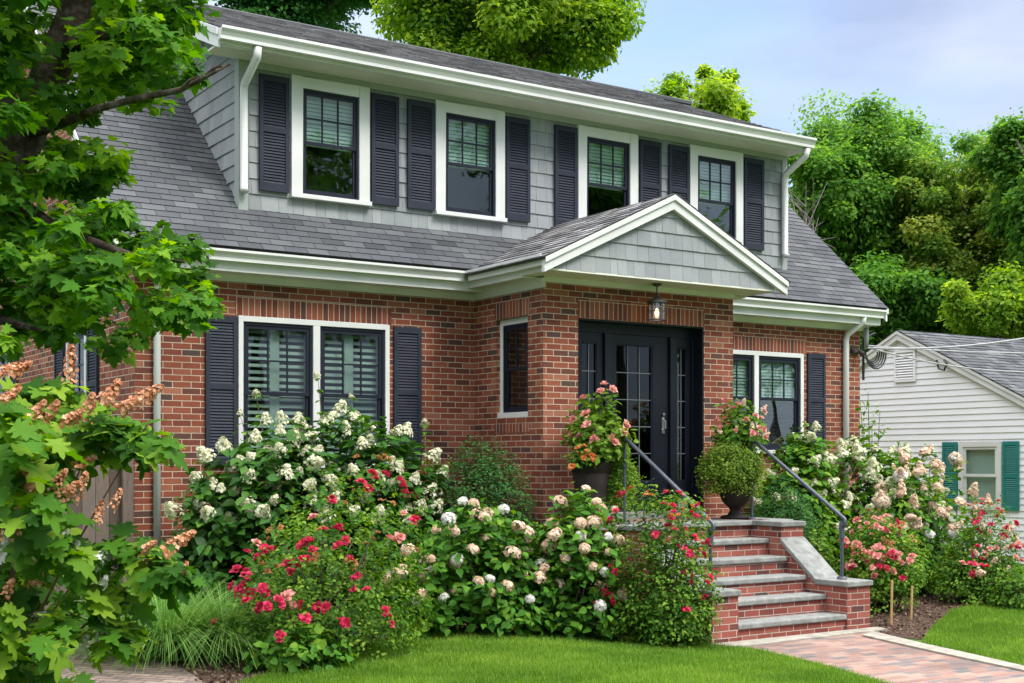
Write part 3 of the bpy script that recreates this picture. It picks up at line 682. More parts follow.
# portico gable
GY = -1.92; AX, AZ = 9.75, 4.85; PS = .48
proof = None
Lg = math.hypot(1.75+.07, (1.75+.07)*PS)
pr_ = []
for sgn in (-1, 1):
    x0 = AX+sgn*1.82; z0 = AZ-1.82*PS
    if sgn < 0: o = roof('porch_roof', (x0, .2, z0), (0, -1, 0), 2.2, (1, 0, PS), Lg, M['asphalt2'], expo=.13, arch=True)
    else: o = roof('porch_roof', (x0, -2.0, z0), (0, 1, 0), 2.2, (-1, 0, PS), Lg, M['asphalt2'], expo=.13, arch=True)
rk = MB()
for sgn in (-1, 1):
    xo = AX+sgn*1.80; zo = AZ-1.80*PS-.012; q = (AX, AZ-.012)
    for (ya, yb, hh) in ((-1.975, GY+.0, .165), (-1.998, -1.975, .06)):
        pr = [(xo, zo), (q[0], q[1]), (q[0], q[1]-hh), (xo, zo-hh*.95)]
        if sgn > 0: pr = pr[::-1]
        rk.prism(pr, 'y', ya, yb)
rk.build('rake_board', M['white'], house)
gm = MB(); zb = 3.875
gm.quad([(8.14, GY+.02, zb), (11.36, GY+.02, zb), (11.36, GY+.02, 4.05), (AX, GY+.02, AZ-.06), (8.14, GY+.02, 4.05)])
gab = gm.build('gable', M['cedar'], house)
gs = MB()
def gx(z):
    h = max(0, (AZ-.10-z)/PS); return (max(0, AX-h-8.13), min(3.24, AX+h-8.13))
shingles(gs, (8.13, GY+.015, 0), (1, 0, 0), 3.24, zb, 4.78, (0, -1, 0), ztop=lambda u: AZ-.05-abs(8.13+u-AX)*PS, xlo=gx, e=.178)
gs.build('shingle_siding', M['cedar'], gab)
sf = MB(); sf.box(8.06, 11.38, GY-.0, PY+.05, zb-.022, zb-.002); sf.box(PX0+.0, PX1, PY-.03, PY-.003, zb-.08, zb-.022)
sf.build('soffit', M['cream'], house)
# downspouts
def downspout(pts, name='downspout', w=.046, m=M['white']):
    d = MB(); d.tube(pts, w, 8); o = d.build(name, m, house, smooth=True); return o
downspout([(5.41, -.27, 6.22), (5.41, -.25, 6.12), (5.41, .10, 5.92), (5.41, .125, 5.86), (5.41, .125, 4.78), (5.41, .10, 4.74)])
downspout([(13.66, -.27, 6.22), (13.66, -.25, 6.12), (13.62, .10, 5.92), (13.62, .125, 5.86), (13.62, .125, 4.78), (13.62, .08, 4.74)])
downspout([(14.80, -.30, 3.92), (14.80, -.28, 3.83), (14.70, -.08, 3.66), (14.69, -.055, 3.58), (14.69, -.055, .3)], w=.045)
downspout([(4.39, -.33, 3.92), (4.39, -.28, 3.83), (4.39, -.07, 3.66), (4.39, -.05, 3.58), (4.39, -.05, .3)], w=.038)
# door ------------------------------------------------------------------
DYP = -1.25
df = MB()
zt, zb_ = DO[3], 1.20
df.box(DO[0], DO[1], DYP-.03, DYP+.06, zt-.13, zt-.003)           # head
df.box(DO[0]+.0, DO[0]+.10, DYP-.05, DYP+.06, zb_, zt-.13); df.box(DO[1]-.05, DO[1]-.002, DYP-.05, DYP+.06, zb_, zt-.13)
df.box(9.27, 9.355, DYP-.06, DYP+.06, zb_, zt-.13); df.box(10.262, 10.352, DYP-.06, DYP+.06, zb_, zt-.13)
# right reveal panel, painted
df.box(DO[1]-.02, DO[1]-.002, PY+.01, DYP-.05, zb_, zt-.003); df.box(DO[0]+.002, DO[0]+.02, PY+.01, DYP-.05, zb_, zt-.003); df.box(DO[0]+.02, DO[1]-.02, PY+.01, DYP-.03, zt-.02, zt-.003)
dfo = df.build('door_frame', M['black'], house, bevel=.004)
def lites(x0, x1, z0, z1, nx_, nz_, parent, y):
    l = MB()
    for i in range(1, nx_): xx = x0+(x1-x0)*i/nx_; l.box(xx-.0045, xx+.0045, y-.006, y+.006, z0, z1)
    for i in range(1, nz_): zz_ = z0+(z1-z0)*i/nz_; l.box(x0, x1, y-.0055, y+.0055, zz_-.0045, zz_+.0045)
    l.build('muntin', M['lead'], parent)
    MB().box(x0, x1, y+.008, y+.011, z0, z1).build('pane', M['doorglass'], parent)
    # stop bead
    s = MB(); e = .014
    s.box(x0-e, x0, y-.012, y+.012, z0-e, z1+e); s.box(x1, x1+e, y-.012, y+.012, z0-e, z1+e); s.box(x0, x1, y-.012, y+.012, z1, z1+e); s.box(x0, x1, y-.012, y+.012, z0-e, z0); s.build('bead', M['sash'], parent)
def leafdoor(name, x0, x1, gx0, gx1, gz0, gz1, nx_, nz_):
    d = MB(); y0, y1 = DYP-.02, DYP+.025
    d.box(x0, gx0-.014, y0, y1, zb_, zt-.13); d.box(gx1+.014, x1, y0, y1, zb_, zt-.13); d.box(gx0-.014, gx1+.014, y0, y1, gz1+.014, zt-.13); d.box(gx0-.014, gx1+.014, y0, y1, zb_, gz0-.014)
    d.box(gx0+.0, gx1-.0, y0-.008, y0, zb_+.10, gz0-.10)
    o = d.build(name, M['black'], house, bevel=.003); lites(gx0, gx1, gz0, gz1, nx_, nz_, o, DYP)
    return o
door = leafdoor('door', 9.36, 10.258, 9.47, 10.0, 1.57, 3.16, 3, 5)
leafdoor('sidelight', 8.872, 9.268, 8.97, 9.17, 1.57, 3.16, 2, 5); leafdoor('sidelight', 10.355, 10.61, 10.405, 10.54, 1.57, 3.16, 2, 5)
hd = MB(); hd.box(10.15, 10.19, DYP-.032, DYP-.02, 2.13, 2.33); hd.tube([(10.17, DYP-.03, 2.17), (10.17, DYP-.075, 2.19), (10.17, DYP-.075, 2.28), (10.17, DYP-.03, 2.30)], .008, 6); hd.tube([(10.17, DYP-.03, 2.36), (10.17, DYP-.05, 2.36)], .018, 8)
hd.build('handle', paint('brushed_nickel', (.45, .45, .44), .35, .05, 5, metal=.9), door)
th = MB(); th.box(DO[0], DO[1], PY+.02, DYP+.1, 1.12, 1.20); th.build('threshold', M['stone'], house, bevel=.005)
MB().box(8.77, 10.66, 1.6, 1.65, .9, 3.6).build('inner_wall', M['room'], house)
# ------------------------------------------------------------------ entry steps
steps = empty('entry_steps', (9.73, -3.87, 0), 'brick front steps with bluestone treads rising to the landing at the black door', 'steps')
LZ = 1.12; TR = [(-3.87, .185), (-3.585, .375), (-3.30, .56), (-3.015, .745), (-2.73, .93)]
TX0, TX1 = 8.96, 10.51
bb = MB(); ST = .055
for i, (y, z) in enumerate(TR):
    y1 = TR[i+1][0] if i < 4 else -2.45
    bb.box(TX0, TX1, y+.03, y1+.03, 0, z-ST)
bb.box(8.30, 11.12, -2.42, PY-.003, 0, LZ-ST-.002)
bb.build('brick_base', M['stepbrick'], steps)
for i, (y, z) in enumerate(TR):
    y1 = TR[i+1][0] if i < 4 else -2.45
    t = MB(); t.box(TX0+.004, TX1-.004, y, y1+.03, z-ST, z); t.build('tread', M['stone'], steps, bevel=.012, seg=2)
# cheek walls with sloping stone
for (x0, x1) in ((8.61, 8.957), (10.513, 10.86)):
    c = MB(); c.prism([(-3.87, 0), (-2.42, 0), (-2.42, LZ-ST-.003), (-2.90, LZ-ST-.003), (-2.905, .885), (-3.44, .47), (-3.87, .47)], 'x', x0, x1); cw_ = c.build('cheek_wall', M['stepbrick'], steps)
    o = .02
    s_ = MB(); s_.box(x0-o, x1+o, -2.93, -2.42, LZ-ST, LZ+.002); s_.build('cap_stone', M['stone'], steps, bevel=.01)
    s_ = MB(); s_.prism([(-2.903, .885), (-2.903, .945), (-3.43, .53), (-3.43, .472)], 'x', x0-o, x1+o); s_.build('sloping_stone', M['stone'], steps, bevel=.008)
    s_ = MB(); s_.box(x0-o, x1+o, -3.90, -3.425, .472, .53); s_.build('cap_stone', M['stone'], steps, bevel=.01)
s_ = MB(); s_.box(TX0-.02, TX1+.02, -2.47, -2.14, LZ-ST, LZ); s_.box(8.27, 8.58, -2.47, -1.47, LZ-ST, LZ-.001); s_.box(10.90, 11.15, -2.47, -1.47, LZ-ST, LZ-.001); s_.build('landing_edge_stone', M['stone'], steps, bevel=.01)
s_ = MB(); s_.box(8.58, 10.90, -2.139, PY+.01, LZ-ST, LZ+.001); s_.build('landing_paving', M['paver'], steps)
# handrails
def rail(x, top_bend, lab, yb=-3.64, yt=-2.268, post_low=True):
    h = empty('handrail', (x, yb, .53), lab, 'handrail', 'iron handrails flanking the steps')
    p = MB(); p.tube([(x, yt, LZ+.002), (x, yt, 2.02)], .016, 8); p.lathe([(.0, LZ+.02), (.045, LZ+.02), (.05, LZ+.004), (.05, LZ+.002)], x, yt, 12); p.lathe([(.024, 1.72), (.028, 1.74), (.024, 1.76)], x, yt, 10); p.build('post', M['iron'], h, smooth=False)
    p = MB(); p.tube([(x, yb, .532), (x, yb, 1.15)], .018, 8); p.lathe([(.0, .56), (.045, .56), (.055, .54), (.055, .532)], x, yb, 12)
    p.lathe([(.02, .95), (.03, .97), (.03, 1.12), (.022, 1.16)], x, yb, 10); p.build('post', M['iron'], h)
    b = MB(); pts = [(x, yt+.16, 2.035), (x, yt+.02, 2.035), (x, yt-.06, 2.02), (x, yb+.02, 1.215), (x, yb-.04, 1.175), (x, yb-.045, 1.12), (x, yb-.02, 1.09)]
    b.tube(pts, [.021, .021, .021, .021, .021, .020, .018], 10); b.build('rail', M['iron'], h, smooth=True)
rail(10.68, 0, 'iron handrail on the right cheek wall beside the boxwood urn'); rail(8.80, 0, 'iron handrail on the left side of the steps above the red roses')
# ------------------------------------------------------------------ lantern
lx, ly, lzt = 9.724, -1.70, zb-.022
lan = empty('porch_lantern', (lx, ly, lzt), 'dark metal glass porch lantern hanging lit from the gable soffit above the door', 'lantern')
MB().lathe([(0, lzt), (.055, lzt), (.06, lzt-.015), (.02, lzt-.035), (0, lzt-.035)], lx, ly, 16).build('ceiling_plate', M['bronze'], lan, smooth=True)
MB().tube([(lx, ly, lzt-.03), (lx, ly, lzt-.12)], .008, 6).build('stem', M['bronze'], lan)
MB().lathe([(0, lzt-.10), (.015, lzt-.11), (.03, lzt-.15), (.07, lzt-.18), (.118, lzt-.205), (.12, lzt-.225), (.10, lzt-.225)], lx, ly, 20).build('shade', M['bronze'], lan)
z2 = lzt-.225; z3 = z2-.20
gmn, t_, o_ = mat('seeded_lantern_glass'); tr_ = nd(t_, 'ShaderNodeBsdfTransparent'); g_ = nd(t_, 'ShaderNodeBsdfGlossy', Roughness=.15); m_ = nd(t_, 'ShaderNodeMixShader'); m_.inputs[0].default_value = .22
t_.links.new(tr_.outputs[0], m_.inputs[1]); t_.links.new(g_.outputs[0], m_.inputs[2]); t_.links.new(m_.outputs[0], o_.inputs[0])
MB().lathe([(.092, z2), (.092, z3)], lx, ly, 20).build('glass', gmn, lan, smooth=True)
b = MB()
for i in range(6): t = i*math.pi/3+.3; b.tube([(lx+.097*math.cos(t), ly+.097*math.sin(t), z2), (lx+.097*math.cos(t), ly+.097*math.sin(t), z3)], .004, 5)
for zz_ in (z2-.1, z3, z2-.003): b.tube([(lx+.097*math.cos(t), ly+.097*math.sin(t), zz_) for t in [i*math.pi/10 for i in range(21)]], .005, 5)
b.build('cage', M['bronze'], lan)
em, t_, o_ = mat('warm_bulb'); e_ = nd(t_, 'ShaderNodeEmission', Strength=5.0); e_.inputs[0].default_value = (1, .50, .16, 1); t_.links.new(e_.outputs[0], o_.inputs[0])
MB().lathe([(0, z2-.06), (.012, z2-.07), (.022, z2-.10), (.024, z2-.125), (.016, z2-.15), (0, z2-.155)], lx, ly, 12).build('bulb', em, lan, smooth=True)
# ------------------------------------------------------------------ small fixtures
fl = empty('security_light', (14.93, -.01, 3.43), 'small dark twin floodlight on the brick beside the right downspout', 'light')
MB().box(14.84, 14.96, -.03, -.004, 3.39, 3.47).build('back_plate', M['bronze'], fl)
for dx_ in (-.05, .05): MB().tube([(14.90+dx_, -.02, 3.43), (14.90+dx_*1.2, -.07, 3.42), (14.90+dx_*1.4, -.13, 3.37)], [.012, .03, .042], 10).build('lamp_head', M['bronze'], fl)
cc = MB()
for k in range(5):
    r_ = .11+.022*k; x0 = 15.08; pts = []
    for i in range(15): t = math.pi*1.05*i/14; pts.append((x0+.20-r_*1.15*math.cos(t)*1.0, -.02-.02*k, 3.42-r_*1.25*math.sin(t)+.05*k*0))
    cc.tube(pts, .011, 6)
cc.tube([(15.10, -.02, 3.0), (15.10, -.02, 3.62)], .02, 6); cc.tube([(15.36, -.02, 3.72), (15.10, -.03, 3.62)], .012, 6)
tag(cc.build('cable_loop', M['cable']), 'black drip loops of service cable at the right corner of the brick house', 'cable')
mtm = empty('cable_bracket', (15.12, -.02, 3.6), 'pale service mast fitting above the cable loops at the roof corner', 'bracket')
MB().tube([(15.14, -.03, 3.50), (15.14, -.03, 3.78)], .045, 10).build('cap', M['wire'], mtm, smooth=True)
def wire(p, q, sag, lab, r_=.015, m=M['wire']):
    pts = [(Vector(p).lerp(Vector(q), t)-Vector((0, 0, sag*4*t*(1-t)))) for t in [i/16 for i in range(17)]]
    tag(MB().tube(pts, r_, 5).build('service_wire', m), lab, 'wire', 'service wires running off to the right')
wire((15.15, -.05, 3.48), at(1180, 296, 20), .25, 'upper service wire rising from the brick house corner towards the right')
wire((15.15, -.02, 3.52), at(1180, 346, 24), .12, 'level service wire crossing in front of the neighbouring roof ridge', .011)
wire((15.15, -.02, 3.50), at(1180, 352, 21), .35, 'lowest sagging service wire across the neighbouring grey roof', .011)
# ------------------------------------------------------------------ fence
def fence(x0, x1, y, zt_, posts, lab):
    f = empty('wooden_fence', ((x0+x1)/2, y, GL), lab, 'fence')
    b = MB(); x = x0
    while x < x1:
        w = .135; d = RNG.random()*.006; b.box(x+.003, min(x1, x+w-.003), y-.012+d, y+.008+d, GL+.05, zt_-.04+RNG.random()*.004, float(RNG.random())); x += w
    b.build('board_panel', M['wood'], f)
    r_ = MB(); r_.box(x0, x1, y-.05, y+.05, zt_-.04, zt_-.012); r_.build('cap_rail', M['wood'], f)
    for px_ in posts:
        p = MB(); p.box(px_-.055, px_+.055, y-.07, y+.045, GL, zt_+.02); p.build('post', M['wood'], f)
        p = MB(); p.box(px_-.075, px_+.075, y-.09, y+.065, zt_+.02, zt_+.05); p.box(px_-.062, px_+.062, y-.077, y+.052, zt_+.05, zt_+.075); p.build('post_cap', M['wood'], f)
fence(-2.2, 4.02, -.10, 2.06, (4.05, 3.28, 1.5, -.4), 'weathered grey wooden board fence joining the left corner of the brick house')
# ------------------------------------------------------------------ neighbour house
nb = empty('white_house', (20, 3.4, 0), 'single storey white clapboard house with grey roof and teal shutters at the right', 'house')
NX, NYa, NZa = 20.0, 3.41, 4.22; NS = .5; NY0, NY1 = -.6, 7.4
ez = NZa-NS*(NYa-NY0)
nw = (1.14, 2.04, .92, 2.14)
m_ = MB(); zs_ = 0.0; e = .115
def nspan(z):
    h = (NZa-z)/NS; return (max(NY0, NYa-h), min(NY1, NYa+h))
while zs_ < NZa-.05:
    z1 = min(zs_+e, NZa-.03); a, b = nspan(z1-.02); segs = [(a, b)]
    if zs_ < nw[3] and z1 > nw[2]: segs = [(a, nw[0]), (nw[1], b)]
    for (s, t) in segs:
        m_.quad([(NX-.02, t, zs_), (NX-.02, s, zs_), (NX-.004, s, z1), (NX-.004, t, z1)]); m_.quad([(NX, t, zs_), (NX, s, zs_), (NX-.02, s, zs_), (NX-.02, t, zs_)])
    a0, b0 = nspan(zs_); a1, b1 = nspan(z1)
    if a0 > NY0: m_.quad([(NX-.01, a-.002, zs_), (NX-.01, a0, zs_), (NX-.01, a1, z1)]); m_.quad([(NX-.01, b, zs_), (NX-.01, b0, zs_), (NX-.01, b1, z1)])
    zs_ += e
m_.quad([(NX-.003, nw[0], nw[3]), (NX-.003, nw[1], nw[3]), (NX-.003, nw[1], nw[3]+.13), (NX-.003, nw[0], nw[3]+.13)]); m_.quad([(NX-.003, nw[0], nw[2]-.13), (NX-.003, nw[1], nw[2]-.13), (NX-.003, nw[1], nw[2]+.01), (NX-.003, nw[0], nw[2]+.01)])
m_.quad([(NX, NY0, 0), (NX+12, NY0, 0), (NX+12, NY0, ez), (NX, NY0, ez)]); m_.quad([(NX, NY1, 0), (NX+12, NY1, 0), (NX+12, NY1, ez), (NX, NY1, ez)])
m_.build('wall', M['siding'], nb)
Ln = math.hypot(4.35, 4.35*NS)
o = roof('roof', (NX-.12, NYa-4.3, NZa+.08-4.3*NS), (1, 0, 0), 12.4, (0, 1, NS), math.hypot(4.3, 4.3*NS), M['asphalt'], expo=.15, arch=True, parent=nb, clip=lambda p: p[0] < 28)
MB().quad([(NX-.12, NYa, NZa+.08), (NX+12.2, NYa, NZa+.08), (NX+12.2, NYa+4.3, NZa+.08-4.3*NS), (NX-.12, NYa+4.3, NZa+.08-4.3*NS)]).build('roof_slope', M['asphalt2'], o)
rkm = MB()
for sg in (-1, 1):
    y1 = NYa+sg*4.3; z1 = NZa+.06-4.3*NS
    for (xa, xb, h) in ((NX-.09, NX-.065, .17), (NX-.11, NX-.09, .06), (NX-.065, NX-.01, .03)):
        zt2 = .0 if h > .03 else -.15
        pr = [(y1, z1-h+zt2), (NYa, NZa+.06-h+zt2), (NYa, NZa+.06+zt2), (y1, z1+zt2)]
        rkm.prism(pr if sg < 0 else pr[::-1], 'x', xa, xb)
rkm.build('rake_board', M['white'], nb)
v = MB(); va, vb = 3.02, 3.52; vz0, vz1 = 3.30, 3.90
v.box(NX-.05, NX-.02, va, va+.04, vz0, vz1); v.box(NX-.05, NX-.02, vb-.04, vb, vz0, vz1); v.box(NX-.05, NX-.02, va+.04, vb-.04, vz1-.04, vz1); v.box(NX-.05, NX-.02, va+.04, vb-.04, vz0, vz0+.04)
z_ = vz0+.05
while z_ < vz1-.06: v.prism([(NX-.045, z_), (NX-.02, z_+.035), (NX-.02, z_+.042), (NX-.045, z_+.006)], 'y', va+.04, vb-.04); z_ += .05
v.build('gable_vent', M['siding'], nb)
# window of the neighbour
cs = MB(); cs.box(NX-.045, NX+.05, nw[0], nw[0]+.09, nw[2], nw[3]); cs.box(NX-.045, NX+.05, nw[1]-.09, nw[1], nw[2], nw[3]); cs.box(NX-.045, NX+.05, nw[0]+.09, nw[1]-.09, nw[3]-.09, nw[3]); cs.box(NX-.07, NX+.05, nw[0]+.09, nw[1]-.09, nw[2], nw[2]+.06)
wn = cs.build('window', M['white'], nb)
sh = MB(); zm = (nw[2]+nw[3])/2; a, b = nw[0]+.09, nw[1]-.09
for q0, q1, xx in ((zm-.02, nw[3]-.09, NX-.025), (nw[2]+.06, zm+.02, NX+.0)): sh.box(xx, xx+.025, a, a+.05, q0, q1); sh.box(xx, xx+.025, b-.05, b, q0, q1); sh.box(xx, xx+.025, a+.05, b-.05, q1-.05, q1); sh.box(xx, xx+.025, a+.05, b-.05, q0, q0+.05)
sh.build('sash', M['white'], wn); MB().box(NX+.008, NX+.011, a, b, nw[2]+.06, nw[3]-.09).build('pane', M['glass'], wn); MB().box(NX+.06, NX+.07, a, b, nw[2], nw[3]).build('blind', M['blind'], wn)
for a, b in ((nw[0]-.36, nw[0]-.03), (nw[1]+.03, nw[1]+.36)):
    s = MB(); s.box(NX-.05, NX-.021, a, a+.05, nw[2], nw[3]); s.box(NX-.05, NX-.021, b-.05, b, nw[2], nw[3]); s.box(NX-.05, NX-.021, a+.05, b-.05, nw[2], nw[2]+.07); s.box(NX-.05, NX-.021, a+.05, b-.05, nw[3]-.07, nw[3]); s.box(NX-.048, NX-.021, a+.05, b-.05, zm-.03, zm+.03)
    z_ = nw[2]+.07
    while z_ < nw[3]-.08: s.prism([(NX-.048, z_), (NX-.022, z_+.035), (NX-.022, z_+.04), (NX-.046, z_+.006)], 'y', a+.05, b-.05); z_ += .036
    s.box(NX-.0215, NX-.0205, a+.05, b-.05, nw[2]+.07, nw[3]-.07); s.build('shutter', M['teal'], nb)
tag(MB().tube([(NX-.14, 2.45, 3.66), (NX-.14, 2.40, 3.50), (NX-.14, 2.28, 3.46), (NX-.14, 2.22, 3.58), (NX-.12, 2.30, 3.66)], .02, 6).build('cable_loop', M['cable']), 'small black cable loop hanging from the rake of the white house', 'cable')
# ------------------------------------------------------------------ trees
def limb_tubes(mb_, base, targets, r0, forkz=.4):
    for tg in targets:
        tg = Vector(tg); mid = base.lerp(tg, .45)+Vector((RNG.normal()*.3, RNG.normal()*.3, .35))
        mb_.tube([base, mid, tg], [r0, r0*.55, r0*.12], 6)
def tree(name, label, px, top, dep, rpx, vpx, m, leaf, per, K=60, kind='quad', trunk_r=.25, cz=None, group='trees beyond the houses', low=.0, flat=.7, clr=.22, base=.42, amt=.35, xyz=None, fillq=1.0):
    """crown ellipsoid centred on pixel (px, cz) at depth dep; rpx/vpx half sizes in pixels"""
    global RNG
    RNG = np.random.default_rng(sum(ord(q)*(i_+3) for i_, q in enumerate(label)))
    c = at(px, cz, dep) if xyz is None else Vector(xyz); k = dep/F; rx, rz = rpx*k, vpx*k
    root = empty(name, (c.x, c.y, 0), label, 'tree', group)
    nl = 26; ld = rnd(nl); lr = .42+.42*RNG.random(nl); LC = ld*lr[:, None]; LR = .15+.24*RNG.random(nl)**1.3; LC[0] = 0; LR[0] = .5
    for k_ in range(3): LC[:, k_] /= max(np.max(LC[:, k_]+LR), np.max(LR-LC[:, k_]))*.98
    li = RNG.choice(nl, K, p=LR**2/np.sum(LR**2)); d = rnd(K); d[:, 2] += .15; d = nrmz(d)
    Q = LC[li]+d*(LR[li]*(.55+.75*RNG.random(K)**1.5))[:, None]; ax_ = np.array([rx, rx*.9, rz]); cc_ = np.array([c.x, c.y, c.z])
    P = cc_+Q*ax_
    cl = np.concatenate([P, (clr*min(rx, rz)*(0.5+.9*RNG.random(K)))[:, None]], 1)
    pos, nr, ids = clump_leaves(cl, per, 1, flat)
    q = int(len(pos)*.45*fillq); l2 = RNG.choice(nl, q, p=LR**2/np.sum(LR**2)); d2 = rnd(q)
    p2 = cc_+(LC[l2]+d2*(LR[l2]*(.35+.95*RNG.random(q)**1.6))[:, None])*ax_
    pos = np.concatenate([pos, p2]); nr = np.concatenate([nr, d2]); ids = np.concatenate([ids, RNG.integers(0, K, q)])
    n = len(pos); nn = nr*.8+np.array([0, 0, .7])+RNG.normal(size=(n, 3))*.5; tp = nr+RNG.normal(size=(n, 3))*.8+np.array([0, 0, -.4])
    me = leaf_mesh('crown', kind, pos-np.array([c.x, c.y, 0]), nn, tp, leaf*(.6+.7*RNG.random(n)), var_of(ids, K, amt, base), m, 1.15)
    link('crown', me, root)
    t = MB(); zb0 = c.z-rz*.75
    t.tube([(c.x, c.y, -.1), (c.x+.1, c.y, zb0*.5), (c.x+.05, c.y, zb0), (c.x, c.y, c.z+rz*.4)], [trunk_r*1.25, trunk_r, trunk_r*.8, trunk_r*.2], 10)
    sel = RNG.choice(K, min(K, 26), replace=False)
    for i in sel: limb_tubes(t, Vector((c.x, c.y, max(zb0*.9, min(c.z, P[i, 2]-1.0)))), [P[i]], trunk_r*.35)
    t.build('trunk', M['bark'], root, smooth=True)
    return root
tree('deciduous_tree', 'tall bright yellow green tree rising behind the middle of the roof ridge', 520, 0, 34, 130, 130, M['treeA'], .145, 620, 250, cz=-5, base=.55, trunk_r=.3, clr=.17)
tree('pine_tree', 'dark green conifer behind the left end of the roof ridge', 310, 0, 40, 130, 118, M['pine'], .15, 620, 190, cz=-52, trunk_r=.35, flat=.4, base=.5)
tree('deciduous_tree', 'small yellow green treetop showing above the right end of the ridge', 706, 0, 30, 60, 85, M['treeA'], .13, 330, 100, cz=136, base=.66, trunk_r=.16, clr=.2)
tree('deciduous_tree', 'big full green tree right of the dormer with its crown against the sky', 862, 0, 40, 118, 155, M['treeB'], .15, 640, 300, cz=243, trunk_r=.4, base=.55, clr=.17, amt=.45)
tree('deciduous_tree', 'olive green airy tree behind the white house with sky showing through', 965, 0, 38, 105, 140, M['treeC'], .14, 470, 220, cz=245, trunk_r=.28, base=.55, clr=.17, fillq=.35)
tree('deciduous_tree', 'dark green tree at the right edge of the sky', 1052, 0, 34, 66, 125, M['treeB'], .16, 420, 100, cz=205, trunk_r=.25, clr=.2)
tree('deciduous_tree', 'low yellow green tree just above the ridge of the white house', 1000, 0, 33, 62, 56, M['treeA'], .13, 420, 70, cz=322, trunk_r=.15, base=.5)
tree('deciduous_tree', 'dark low evergreen mass between the brick house and the white house', 880, 0, 36, 90, 66, M['treeD'], .16, 560, 90, cz=320, trunk_r=.2, base=.55)
tree('deciduous_tree', 'pale green hazy tree farthest back between the two big crowns at the right', 930, 0, 52, 150, 132, M['treeB'], .18, 420, 140, cz=250, trunk_r=.3, base=.7)
tree('deciduous_tree', 'shaded green tree behind the roof slope of the white house', 985, 0, 44, 95, 90, M['treeD'], .18, 520, 90, cz=330, trunk_r=.3, base=.6)
# unseen trees added behind the camera to darken reflections in the window panes
for i, (x, y) in enumerate(((6, -36), (21, -38), (36, -35), (51, -38), (66, -34))):
    lab_ = ['westernmost', 'second', 'middle', 'fourth', 'easternmost'][i]
    tree('reflection_tree', lab_+' street tree of the row across the road from the brick house', 0, 0, 34, 270+20*(i % 2), 230, M['treeB'], .42, 160, 90, cz=0, xyz=(x, y, 10.5+(i % 3)), group='unseen trees added for pane reflections')
# bare twiggy branches beside the dormer
bt_ = MB(); b0 = at(800, 240, 27)
for k in range(9):
    e = at(790+RNG.random()*42, 198+RNG.random()*38, 26+RNG.random()*2); m1 = b0.lerp(e, .5)+Vector(tuple(RNG.normal(size=3)*.14)); bt_.tube([b0, b0.lerp(m1, .5)+Vector(tuple(RNG.normal(size=3)*.06)), m1, e], [.022, .016, .011, .004], 5)
    for q in range(3): e2 = e+Vector(tuple(RNG.normal(size=3)*.3)); bt_.tube([m1, e2], [.014, .005], 4)
bt_.tube([b0, b0-Vector((0, 0, 3)), (b0.x, b0.y, 0)], [.05, .09, .13], 6)
tag(bt_.build('bare_tree', paint('pale_dead_bark', (.17, .155, .135), .9, .2, 5)), 'pale leafless twiggy tree beside the right roof slope', 'tree')
# ------------------------------------------------------------------ near maple
mroot = empty('maple_tree', tuple(at(-75, 700, 8.2).xy)+(GL,), 'large maple at the upper left with leaning trunk and overhanging leafy branches', 'tree')
tk = MB()
tk.tube([(mroot.location.x, mroot.location.y, 0)]+[tuple(at(*p)) for p in ((-70, 520, 8.2), (-45, 330, 8.1), (0, 190, 8.0), (28, 128, 8.0), (52, 70, 8.0), (72, 20, 8.0), (90, -60, 8.1), (95, -200, 8.3))], [.26, .2, .17, .14, .12, .11, .10, .09, .07], 14)
tk.build('trunk', M['bark2'], mroot, smooth=True)
lb = MB()
def L(pts, r): lb.tube([at(*p) for p in pts], r, 8)
L([(28, 132, 8), (60, 124, 7.5), (100, 108, 7.0), (140, 98, 6.7), (180, 90, 6.5), (205, 77, 6.4), (230, 64, 6.4)], [.05, .028, .022, .018, .015, .011, .006])
L([(205, 77, 6.4), (214, 68, 6.4), (222, 66, 6.3)], [.010, .008, .004]); L([(180, 90, 6.5), (190, 80, 6.4), (200, 76, 6.4)], [.010, .007, .003])
L([(28, 130, 8), (-40, 150, 7.9), (-120, 150, 7.6)], [.08, .05, .02]); L([(0, 190, 8), (60, 230, 7.6), (130, 255, 7.4), (185, 262, 7.3)], [.05, .03, .02, .008])
L([(-30, 300, 8), (40, 290, 7.5), (100, 310, 7.2)], [.05, .03, .01]); L([(60, 50, 8), (120, 30, 7.5), (180, 15, 7.2)], [.05, .03, .01]); L([(-45, 330, 8), (0, 320, 7.3), (40, 330, 6.9)], [.05, .03, .01])
L([(75, 10, 8), (110, -60, 8.4), (180, -120, 8.8)], [.06, .04, .02]); L([(30, 120, 8), (70, 60, 8.6), (110, 0, 9)], [.04, .02, .01])
lb.build('branch', M['bark2'], mroot, smooth=True)
def inpoly(x, y, poly):
    c = np.zeros(len(x), bool); j = len(poly)-1
    for i in range(len(poly)):
        xi, yi = poly[i]; xj, yj = poly[j]
        c ^= ((yi > y) != (yj > y)) & (x < (xj-xi)*(y-yi)/(yj-yi+1e-12)+xi); j = i
    return c
canopy = [(-260, -220), (240, -220), (200, -20), (193, 5), (186, 30), (186, 75), (170, 60), (160, 85), (152, 112), (135, 118), (112, 112), (100, 130), (104, 150), (130, 148), (140, 158), (114, 172), (112, 205), (120, 232), (180, 240), (212, 268), (200, 288), (202, 318), (158, 328), (142, 348), (95, 354), (75, 340), (40, 330), (5, 345), (-260, 370)]
